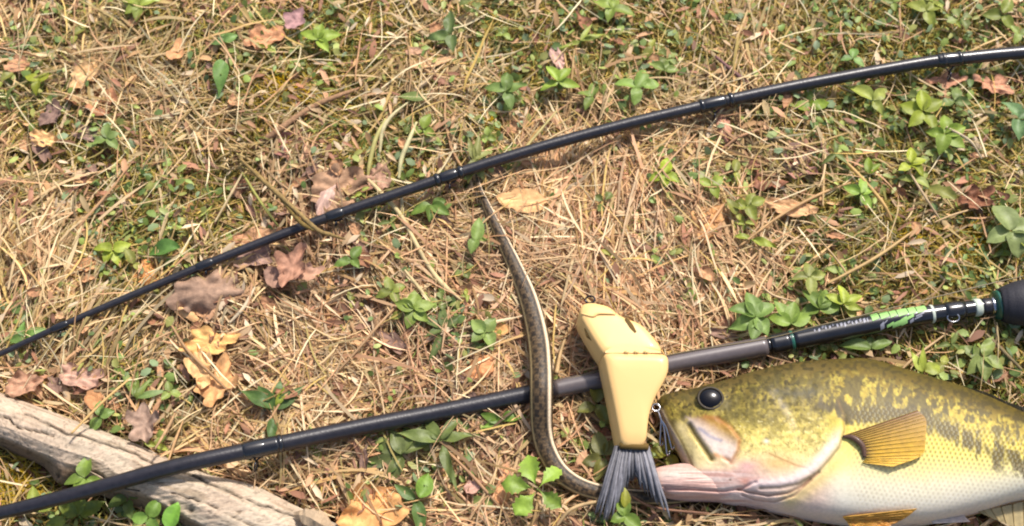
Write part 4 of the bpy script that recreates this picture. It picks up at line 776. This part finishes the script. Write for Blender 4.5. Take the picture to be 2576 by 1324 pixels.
plant('mint', 1540, 25, [(350,2,56,34,'oval'),(150,2,50,32,'oval'),(80,2,46,30,'oval'),(250,2,40,28,'oval')], S(126,164,72), 'broad leafy sprig at the top edge in the middle', z=.016)
plant('grass_tuft', 1460, 108, [(200,0,70,14,'lance'),(30,0,80,16,'lance'),(10,0,60,12,'lance'),(60,0,60,14,'lance')], S(136,164,70), 'narrow bladed green tuft near the top in the middle', z=.016)
plant('mint', 2330, 30, [(30,2,50,34,'oval'),(150,2,50,34,'oval'),(280,2,44,32,'oval'),(90,2,40,30,'oval')], S(132,156,66), 'leafy sprig at the top edge toward the right', z=.016)
plant('clover', 2145, 150, [(80,2,34,26,'oval'),(190,2,32,24,'oval'),(320,2,32,24,'oval')], S(104,160,88), 'small bluish green clover above the thin rod at right', z=.014)
plant('mint', 2520, 40, [(60,2,50,34,'oval'),(180,2,46,34,'oval'),(300,2,44,30,'oval')], S(120,148,62), 'leafy sprig in the upper right corner', z=.016)

# small countable weeds scattered through
protos = []
for kname, lv, col_ in [('trefoil', [(90,1,24,18,'oval'),(210,1,24,18,'oval'),(330,1,24,18,'oval')], S(118,152,72)), ('seedling', [(20,1,22,12,'oval'),(200,1,22,12,'oval'),(110,1,16,10,'oval')], S(134,160,64)),
                        ('seedling', [(60,1,34,12,'lance'),(160,1,30,11,'lance'),(280,1,32,12,'lance')], S(98,130,66)), ('trefoil', [(80,1,28,22,'obovate'),(170,1,26,20,'obovate'),(260,1,26,20,'obovate'),(350,1,26,20,'obovate')], S(108,136,76)),
                        ('seedling', [(90,0,36,22,'oval'),(300,1,22,16,'oval')], S(140,158,72))]:
    protos.append(plant(kname, 1288, 662, lv, col_, 'small green %s growing low among the dry grass' % kname, 'seedling', z=.013, group='small %ss among the dry grass' % kname, stem=False))
pp = scatter(100, lambda x, y: np.clip(greenness(x, y)**1.2+.06, 0, 1)*(~outside(x, y))*(~inpoly(x, y, FISHP))*(~inpoly(x, y, LOGP)))
for i, (a_, b_) in enumerate(pp):
    src = protos[i % 5]; o = src if i < 5 else copy_tree(src)
    o.location = (a_, b_, float(gh(a_, b_))+random.uniform(-.002, .003)); o.rotation_euler = (random.uniform(-.3, .3), random.uniform(-.3, .3), random.uniform(0, 6.28)); s_ = random.uniform(.7, 1.35); o.scale = (s_, s_, s_)

# ------------------------------------------------------------------ dead leaves
def deadmesh(L, W, col, lobes=0, ldepth=.2, curl=.3, seed=0, nr=9, na=44, wr=.05, tip=.12):
    rg = random.Random(seed); ph = [rg.random()*6.28 for _ in range(6)]; V = [(0, 0, 0)]; C = [col]
    ths = np.linspace(0, 2*np.pi, na, endpoint=False)
    for i in range(1, nr+1):
        s_ = i/nr
        for t in ths:
            rad = 1+.08*math.sin(3*t+ph[0])+.05*math.sin(7*t+ph[1])+.04*math.sin(13*t+ph[2])+(ldepth*math.cos(lobes*t+ph[3]) if lobes else 0)+tip*math.cos(t)**8
            if rg.random() < .0: rad *= .9
            x_, y_ = math.cos(t)*rad*s_*L/2, math.sin(t)*rad*s_*W/2
            r2_ = x_*x_+y_*y_; cz = curl*(y_*y_/(W/2)*.9+.35*x_*x_/(L/2))+wr*W*(float(vn(x_/L*7+seed*3.1, y_/W*7+9, 6))-.5)*(.4+s_)+wr*W*.5*math.sin(9*t+ph[4])*s_**3
            V.append((x_, y_, cz)); ve = math.exp(-(y_/W*22)**2)*.2+max(0, math.cos(8*(x_/L*3-abs(y_)/W*2.2)))**10*.16; mot = .78+.44*float(vn(x_/L*9+seed, y_/W*9, 8))
            C.append(col*(mot+ve)*(1-.22*max(0, (s_-.85)/.15)))
    F = [(0, 1+j, 1+(j+1) % na) for j in range(na)]
    for i in range(nr-1):
        for j in range(na): a_ = 1+i*na+j; b_ = 1+i*na+(j+1) % na; F.append((a_, a_+na, b_+na, b_))
    return np.array(V), F, np.array(C)
def deadleaf(cx, cy, L, W, ang, col, label, z=.014, lobes=0, ld=.2, curl=.3, pitch=0, roll=0, group=None, wr=.2, seed=None, tip=.12):
    seed = seed if seed is not None else int(cx*3+cy); z = z+.002 if .01 < z < .02 else z; col = np.minimum(np.array(col)*1.12, .85); loc = at(cx, cy, z); big = L > 60
    V, F, C = deadmesh(L*MP, W*MP*1.05, col, lobes, ld, curl, seed, 9 if big else 5, 44 if big else 20, wr, tip); V = V@rotm(math.radians(ang), pitch, roll).T
    V[:, 2] += max(0, .004-(loc[2]+V[:, 2].min())); o = obj('dead_leaf', V+loc, F, M_dead, col=C, loc=loc); return tag(o, label, 'leaf', group)
TN, OR, GB, PK, RB = S(222,172,116), S(222,160,104), S(158,128,108), S(196,150,132), S(140,86,60)
deadleaf(522, 742, 165, 105, 18, S(164,132,108), 'large grey brown curled leaf below the thin rod at left', .018, 5, .10, -.55, -.1, .3, wr=.22)
deadleaf(470, 782, 60, 34, 150, S(230,180,124), 'pale tan curled flap under the grey brown leaf', .016, 0, .2, -.8, .1, .2)
deadleaf(528, 862, 120, 62, 8, S(232,180,110), 'pale orange tan lobed leaf below the grey brown leaf', .016, 4, .22, .25)
deadleaf(505, 925, 90, 56, 100, S(236,190,130), 'pale tan leaf piece under the pale orange tan leaf', .017, 3, .2, .3)
deadleaf(548, 965, 110, 70, 60, S(222,168,112), 'tan lobed leaf piece above the dark glossy weed', .014, 4, .25, .3)
deadleaf(368, 688, 80, 66, 110, S(226,156,92), 'orange tan leaf just above the thin rod at left', .013, 3, .14, -.3)
deadleaf(1316, 506, 112, 64, -5, S(230,180,122), 'smooth oval tan leaf right of the snake tail', .019, 0, .2, .12, wr=.05)
deadleaf(1208, 922, 76, 52, 40, S(222,156,104), 'orange tan leaf below the pale clover', .017, 0, .2, -.4)
deadleaf(1252, 832, 60, 34, 15, S(214,160,100), 'narrow tan leaf piece right of the pale clover', .014, 0)
deadleaf(935, 1295, 150, 118, 35, S(236,174,108), 'large bright orange tan leaf at the bottom edge right of the log', .017, 6, .13, .2, wr=.18)
deadleaf(850, 475, 135, 108, 30, S(178,140,108), 'broad grey tan leaf just above the thin rod', .016, 3, .10, .3, roll=.2)
deadleaf(820, 488, 110, 40, 74, S(216,178,158), 'folded pinkish leaf strip lying on the broad grey tan leaf', .022, 0, .2, -.6)
deadleaf(955, 450, 70, 60, 80, S(182,142,116), 'brown leaf right of the broad grey tan leaf above the rod', .014, 0, .2, .4)
deadleaf(668, 98, 100, 64, 20, S(214,156,112), 'pinkish tan leaf at the top left of the centre', .016, 5, .16, .4)
deadleaf(742, 52, 60, 56, 60, S(172,132,128), 'mauve curled leaf above the pinkish tan leaf', .018, 4, .2, .5)
deadleaf(745, 362, 110, 60, 15, S(168,116,102), 'mauve brown leaf under the knobbed twig', .013, 4, .22, .3)
deadleaf(640, 610, 150, 50, 24, S(206,158,116), 'long tan leaf along the upper side of the thin rod', .010, 3, .12, .3)
deadleaf(640, 650, 90, 60, 10, S(172,138,120), 'dark grey brown leaf beneath the thin rod', .012, 4, .2, .5)
deadleaf(735, 672, 95, 66, 70, S(178,132,106), 'curled reddish brown leaf below the thin rod', .017, 4, .2, .7)
deadleaf(780, 690, 60, 40, 20, S(196,152,124), 'light curled leaf beside the reddish brown one', .017, 4, .25, .7)
deadleaf(690, 700, 60, 46, 120, S(160,124,104), 'small dark leaf left of the reddish brown one', .014, 0, .2, .5)
deadleaf(165, 728, 100, 60, 50, S(218,174,122), 'pale tan leaf in the straw above the thin rod at left', .014, 5, .22, .4)
deadleaf(215, 668, 60, 36, 15, S(206,152,106), 'small tan leaf left of the yellow green clump', .014, 0)
deadleaf(60, 970, 80, 56, 20, S(186,142,112), 'brown leaf at the left edge above the log', .014, 3, .15, .5)
deadleaf(205, 950, 100, 56, 350, S(198,156,132), 'pinkish leaf lying behind the log', .014, 4, .16, .4)
deadleaf(240, 1010, 60, 40, 300, S(200,144,96), 'tan leaf scrap at the upper edge of the log', .014, 0)
deadleaf(362, 1068, 84, 64, 100, S(166,138,118), 'grey curled leaf resting against the upper side of the log', .022, 5, .2, .6)
deadleaf(1262, 1232, 96, 34, 75, S(214,156,108), 'narrow tan leaf left of the five leaflet plant', .015, 3, .14, -.4)
deadleaf(1190, 1225, 40, 30, 30, S(206,160,138), 'small pinkish leaf below the hanging green leaf', .015, 0)
deadleaf(840, 1146, 70, 40, 20, S(180,112,80), 'red brown curled leaf above the end of the log', .014, 0, .2, -.6)
deadleaf(905, 1240, 60, 30, 40, S(198,136,84), 'orange leaf scrap between the log and the big orange leaf', .014, 0)
deadleaf(1822, 315, 80, 36, 100, S(204,150,122), 'upright reddish leaf right under the thin rod', .016, 0, .2, -.5)
deadleaf(1402, 148, 66, 34, 110, S(206,166,148), 'small pale pinkish leaf above the bright green sprig', .016, 0, .2, .4)
deadleaf(2455, 505, 80, 56, 20, S(138,92,66), 'dark red brown crumpled leaf in the right straw', .014, 5, .25, .8)
deadleaf(1990, 525, 120, 46, 350, S(214,168,120), 'pale tan leaf strip in the right straw', .013, 0, .2, .3)
deadleaf(2010, 420, 70, 80, 60, S(172,126,110), 'mauve leaf near the twig below the thin rod', .012, 4, .2, .4)
deadleaf(1940, 440, 110, 90, 30, S(158,108,82), 'brown crumpled leaf under the straw right of centre', .010, 5, .2, .5)
deadleaf(1780, 560, 100, 70, 60, S(214,160,104), 'tan leaf matted in straw right of the centre', .012, 3, .15, .3)
deadleaf(235, 245, 130, 96, 320, S(198,138,98), 'matted orange brown leaf in the upper left', .010, 4, .2, .3)
deadleaf(215, 190, 90, 60, 50, S(224,180,126), 'pale leaf above the matted orange brown leaf', .014, 0, .2, .3)
deadleaf(110, 350, 70, 44, 340, S(222,176,118), 'small pale tan leaf in the left straw', .014, 3, .15, .3)
deadleaf(45, 165, 60, 46, 10, S(212,158,118), 'tan leaf cut by the left edge', .014, 0)
deadleaf(445, 130, 60, 40, 80, S(216,160,110), 'orange tan leaf right of the matted leaf in the upper left', .014, 3, .2, .4)
deadleaf(130, 290, 70, 46, 60, S(140,112,98), 'small grey brown leaf near the left edge', .012, 3, .2, .4)
deadleaf(230, 340, 90, 40, 350, S(150,122,108), 'grey leaf matted in the left straw', .010, 4, .2, .3)
deadleaf(1085, 160, 110, 26, 15, S(226,184,136), 'flat bleached straw piece near the top in the middle', .016, 0)
deadleaf(1042, 130, 44, 24, 5, S(190,148,116), 'small oval brown seed leaf near the top', .016, 0)
deadleaf(2380, 205, 90, 40, 10, S(206,150,116), 'orange brown leaf below the thin rod at far right', .012, 4, .2, .3)
deadleaf(2500, 215, 90, 50, 340, S(206,150,116), 'orange brown leaf at the right edge below the thin rod', .012, 4, .2, .3)
deadleaf(1400, 820, 40, 26, 60, S(150,92,74), 'reddish brown leaf scrap between snake and lure', .012, 0)
protos = []
for k, (L_, W_, cc_, lb) in enumerate([(34,22,S(186,136,98),0),(42,24,S(160,112,82),4),(30,26,S(206,156,112),0),(50,26,S(150,118,100),5),(36,18,S(214,170,126),0),(28,20,S(124,84,62),3)]):
    protos.append(deadleaf(1288, 662, L_, W_, 0, cc_, 'small dry brown leaf fragment lying in the thatch', .0, lb, .2, .4, group='small dry leaf fragments in the thatch', wr=.2))
pp = scatter(190, lambda x, y: np.clip(litter(x, y)*.9+.25, 0, 1)*(~outside(x, y))*(~inpoly(x, y, FISHP))*(~inpoly(x, y, LOGP)))
for i, (a_, b_) in enumerate(pp):
    o = protos[i % 6] if i < 6 else protos[i % 6].copy()
    if i >= 6: COL.objects.link(o)
    o.location = (a_, b_, float(gh(a_, b_))+random.uniform(.004, .014)); o.rotation_euler = (random.gauss(0, .4), random.gauss(0, .4), random.uniform(0, 6.28)); s_ = random.uniform(.6, 1.4); o.scale = (s_, s_*random.uniform(.7, 1.2), s_)

# ------------------------------------------------------------------ twigs and single stalks
def stick(name, pts, r, col, label, cat, m_=M_twig, jit=.18, seg=8):
    P = [at(a, b, z) for a, b, z in pts]; r = np.array(r)*MP; Vt, Ft, C_, _ = tube(P, r, seg, 14+len(pts)*7, jit=jit)
    k = np.repeat(fbm(np.arange(len(C_))*.35, np.full(len(C_), random.random()*50), 9), seg)[:, None]; return tag(obj(name, Vt, Ft, m_, col=col*(.65+.7*k), loc=P[0]), label, cat)
stick('twig', [(668,352,.016),(700,328,.02),(750,292,.021),(800,262,.02),(860,238,.018),(905,222,.015)], [8,9,7.5,7,6,3], S(164,126,92), 'knobbed brown twig beside the golden moss in the upper left', 'twig')
stick('twig', [(1800,142,.018),(1850,185,.02),(1900,225,.016),(1950,280,.016),(1975,320,.014),(2000,355,.012)], [4,6,6,6,5,3], S(128,92,86), 'mauve brown twig passing under the thin rod at right', 'twig')
stick('twig', [(1998,430,.014),(2020,400,.016),(2050,372,.014)], [8,9,4], S(150,120,104), 'short thick twig piece below the mauve brown twig', 'twig')
stick('dry_stalk', [(600,396,.026),(640,434,.030),(690,480,.036),(745,530,.039),(798,578,.037),(835,592,.030),(868,602,.022)], [3,5,6,5.5,6,5,2], S(150,124,76), 'bent brown stalk crossing over the thin rod', 'stalk', jit=.25)
stick('dry_stalk', [(640,430,.030),(700,490,.036),(752,555,.037),(790,580,.037)], [4,5,6,4], S(136,112,58), 'second thin stalk leaning beside the bent brown stalk', 'stalk')
PST = S(230,206,150)
for pts, r_, c_, lb in [
 ([(925,452,.02),(965,492,.017),(1010,545,.018),(1050,620,.018),(1085,680,.018),(1120,722,.018),(1168,762,.016)], [5,6,6,6,6,7,3], PST, 'long pale bent reed from the thin rod toward the mint sprig'),
 ([(1018,680,.018),(1050,720,.019),(1090,772,.016)], [3,5,3], PST, 'short pale reed beside the long bent one'),
 ([(970,300,.022),(945,350,.022),(930,410,.018),(925,450,.014)], [4,6,6,4], S(206,196,120), 'curved pale green blade above the thin rod left'),
 ([(1030,255,.02),(985,292,.022),(962,330,.022),(955,385,.016)], [2,5,6,4], S(226,212,160), 'pale curved blade near the folded green leaf'),
 ([(1048,308,.02),(1030,350,.022),(1010,400,.02),(1003,450,.016)], [3,6,6,4], S(226,216,160), 'straight pale blade left of the yellow green sprig'),
 ([(1010,490,.016),(1012,540,.016),(1014,590,.014)], [4,5,3], S(226,206,160), 'short pale blade emerging below the thin rod'),
 ([(852,932,.018),(900,880,.02),(960,810,.02),(1030,738,.016)], [2.5,3.5,3.5,2.5], S(200,160,116), 'thin straight stem lying between brown leaves and mint sprig'),
 ([(578,812,.018),(612,775,.02),(642,722,.016)], [3,5,3], S(236,214,176), 'white straw right of the large grey brown leaf'),
 ([(432,820,.02),(470,880,.022),(530,940,.022),(590,1000,.016)], [3,4,4,3], S(190,150,104), 'straight brown stem over the pale orange tan leaf'),
 ([(2500,1082,.04),(2540,1078,.045),(2556,1098,.05)], [2,2.4,2], S(210,186,130), 'short straw lying on the back of the fish'),
 ([(1300,398,.018),(1345,345,.02),(1400,280,.018)], [3,4,2.5], S(214,196,130), 'pale straw rising above the middle of the thin rod'),
 ([(1330,385,.018),(1390,345,.018),(1440,320,.015)], [2,3.4,2], S(220,190,140), 'pale straw lying above the thin rod'),
 ([(610,435,.022),(650,500,.022),(700,570,.018)], [3,4,3], S(196,190,100), 'yellow green blade left of the bent stalk'),
 ([(612,432,.022),(580,490,.02),(540,560,.016)], [2.5,3.5,2.5], S(226,200,150), 'pale straw falling left from the stalk head'),
 ([(740,180,.016),(700,240,.018),(655,300,.016)], [2,3,2], S(206,180,120), 'thin straw beside the golden moss'),
 ([(2070,350,.018),(2072,420,.02),(2070,520,.016)], [3,4,2.5], S(222,186,128), 'thin upright straw in the right half'),
 ([(2085,370,.02),(2150,430,.021),(2220,510,.02),(2245,560,.015)], [3,5,5,3], S(218,178,110), 'long pale straw slanting down in the right half'),
 ([(2300,580,.018),(2200,650,.02),(2080,715,.016)], [3,4.5,3], S(220,184,124), 'long straw slanting down to the left near the right edge'),
 ([(1860,620,.018),(1960,545,.02),(2060,490,.018),(2140,460,.015)], [3,4,4,3], S(214,172,118), 'long straw rising to the right above the leafy patch'),
 ([(1810,380,.018),(1870,340,.02),(1960,330,.02),(2030,440,.015)], [2,4,4,3], S(200,152,112), 'bent straw over the brown crumpled leaf'),
 ([(2000,760,.02),(1940,740,.018),(1900,700,.015)], [2,3,2], S(228,196,150), 'short pale straw in the leafy patch'),
 ([(1215,440,.018),(1270,520,.015),(1240,560,.012)], [1.5,2,1.5], S(200,180,120), 'fine straw across the snake tail'),
 ([(1120,1130,.018),(1190,1200,.02),(1270,1290,.016)], [3,4,3], S(196,152,110), 'straight stem slanting down left of the five leaflet plant'),
 ([(1260,1150,.016),(1232,1220,.018),(1180,1310,.014)], [2.5,3.5,2.5], S(226,190,140), 'pale straw crossing the straight stem at the bottom'),
 ([(1400,1324,.018),(1440,1280,.024),(1510,1262,.022),(1560,1268,.016)], [3,4.5,4,2], S(216,182,130), 'curved pale straw arching left of the lure tail'),
 ([(1470,690,.02),(1485,725,.022),(1478,760,.022)], [2,3,2], S(190,160,116), 'thin curved straw touching the nose of the lure'),
 ([(1400,940,.026),(1412,880,.02),(1440,800,.018),(1462,720,.016)], [6,4,3.5,2], S(212,176,124), 'pale straw stem between snake and lure'),
 ([(1560,1230,.016),(1640,1275,.018),(1760,1290,.016),(1860,1300,.012)], [2,3,3,2], S(160,116,88), 'brown stem under the lower jaw of the fish'),
 ([(2350,560,.016),(2400,540,.018),(2470,520,.016)], [2,3,2], S(224,190,140), 'short pale straw left of the dark red brown leaf'),
 ([(2280,420,.02),(2330,500,.022),(2370,560,.015)], [2.5,3.5,2], S(210,182,140), 'grey straw beside the yellow green upright sprig'),
 ([(2380,320,.022),(2440,355,.022),(2470,400,.016)], [4,4,2], S(222,200,160), 'pale thick straw right of the bright clump'),
 ([(2060,600,.016),(2110,660,.018),(2150,720,.014)], [2,3,2], S(216,182,130), 'straw lying below the bright mint green sprig'),
 ([(2380,840,.018),(2300,900,.02),(2240,960,.014)], [2.5,3.5,2], S(222,186,136), 'straw stem leaning on the fish back'),
 ([(2480,840,.022),(2520,880,.022),(2570,930,.018)], [4,5,4], S(150,132,92), 'olive stem below the rod grip at the right edge'),
 ([(20,730,.018),(35,660,.02),(50,590,.016)], [3,4,2], S(226,196,146), 'pale straw at the left edge'),
 ([(100,760,.018),(160,700,.02),(240,660,.016)], [2,3.2,2], S(220,184,130), 'pale straw above the thin rod at the left'),
 ([(180,1090,.045),(260,1010,.03),(330,950,.018)], [2.5,3.5,2.5], S(226,186,120), 'straw stem leaning from the log toward the narrow leaved weed'),
 ([(300,910,.018),(400,850,.02),(470,820,.016)], [2,3,2], S(206,166,120), 'thin straw left of the pale orange tan leaf'),
 ([(290,730,.018),(310,790,.018),(330,850,.014)], [2,3,2], S(190,160,110), 'thin stem left of the orange tan leaf'),
 ([(420,1170,.046),(440,1110,.03),(460,1060,.018)], [2,3.5,2], S(210,168,118), 'pale stalk rising behind the log'),
 ([(390,1130,.04),(420,1080,.03),(440,1040,.018)], [2.5,4,2], S(204,164,120), 'pale stalk beside the grey curled leaf')]:
    stick('straw_stem', pts, r_, c_, lb, 'straw', M_straw, jit=.1, seg=6)
# dry seed head where the bent stalk begins
t = thing('seed_head', 'brown dried seed head tuft at the top of the bent stalk', 'seed head', at(610, 400, .025))
for k in range(34):
    a_ = random.uniform(0, 6.28); L_ = random.uniform(20, 60); p0 = at(612+random.uniform(-34, 34), 402+random.uniform(-34, 34), .020); p1 = p0+np.array([math.cos(a_)*L_*MP, math.sin(a_)*L_*MP, random.uniform(-.008, .012)])
    Vt, Ft, _, _ = tube([p0, (p0+p1)/2+(0, 0, .003), p1], [.0005, .0008, .0003], 5, 7); obj('bristle', Vt, Ft, M_straw, t, col=S(206,176,116)*random.uniform(.6, 1.1))

# last layer: loose straw that crosses over leaves and weeds
n = 3000; p = scatter(n, lambda x, y: .5+.5*wt(x, y, STRAW)); own = PAL[RNG.choice(9, n, p=[.25,.15,.25,.08,.07,.1,.02,.03,.05])]*RNG.uniform(.75, 1.1, (n, 1))
V, F, C, x, y, z = strips(np.hstack([p, RNG.uniform(.012, .022, (n, 1))]), RNG.uniform(0, 6.283, n), RNG.uniform(.015, .06, n), RNG.normal(.05, .15, n), RNG.normal(0, .5, n), RNG.choice([.0006, .0009, .0013], n), 6, RNG.uniform(.018, .027, n), own, wob=.12)
V, F, C = clean(V, F, C, x, y, .02); tag(obj('loose_straw', V, F, M_straw, col=C, smooth=False), 'loose single straws lying over the weeds and leaves', 'straw', kind='stuff')
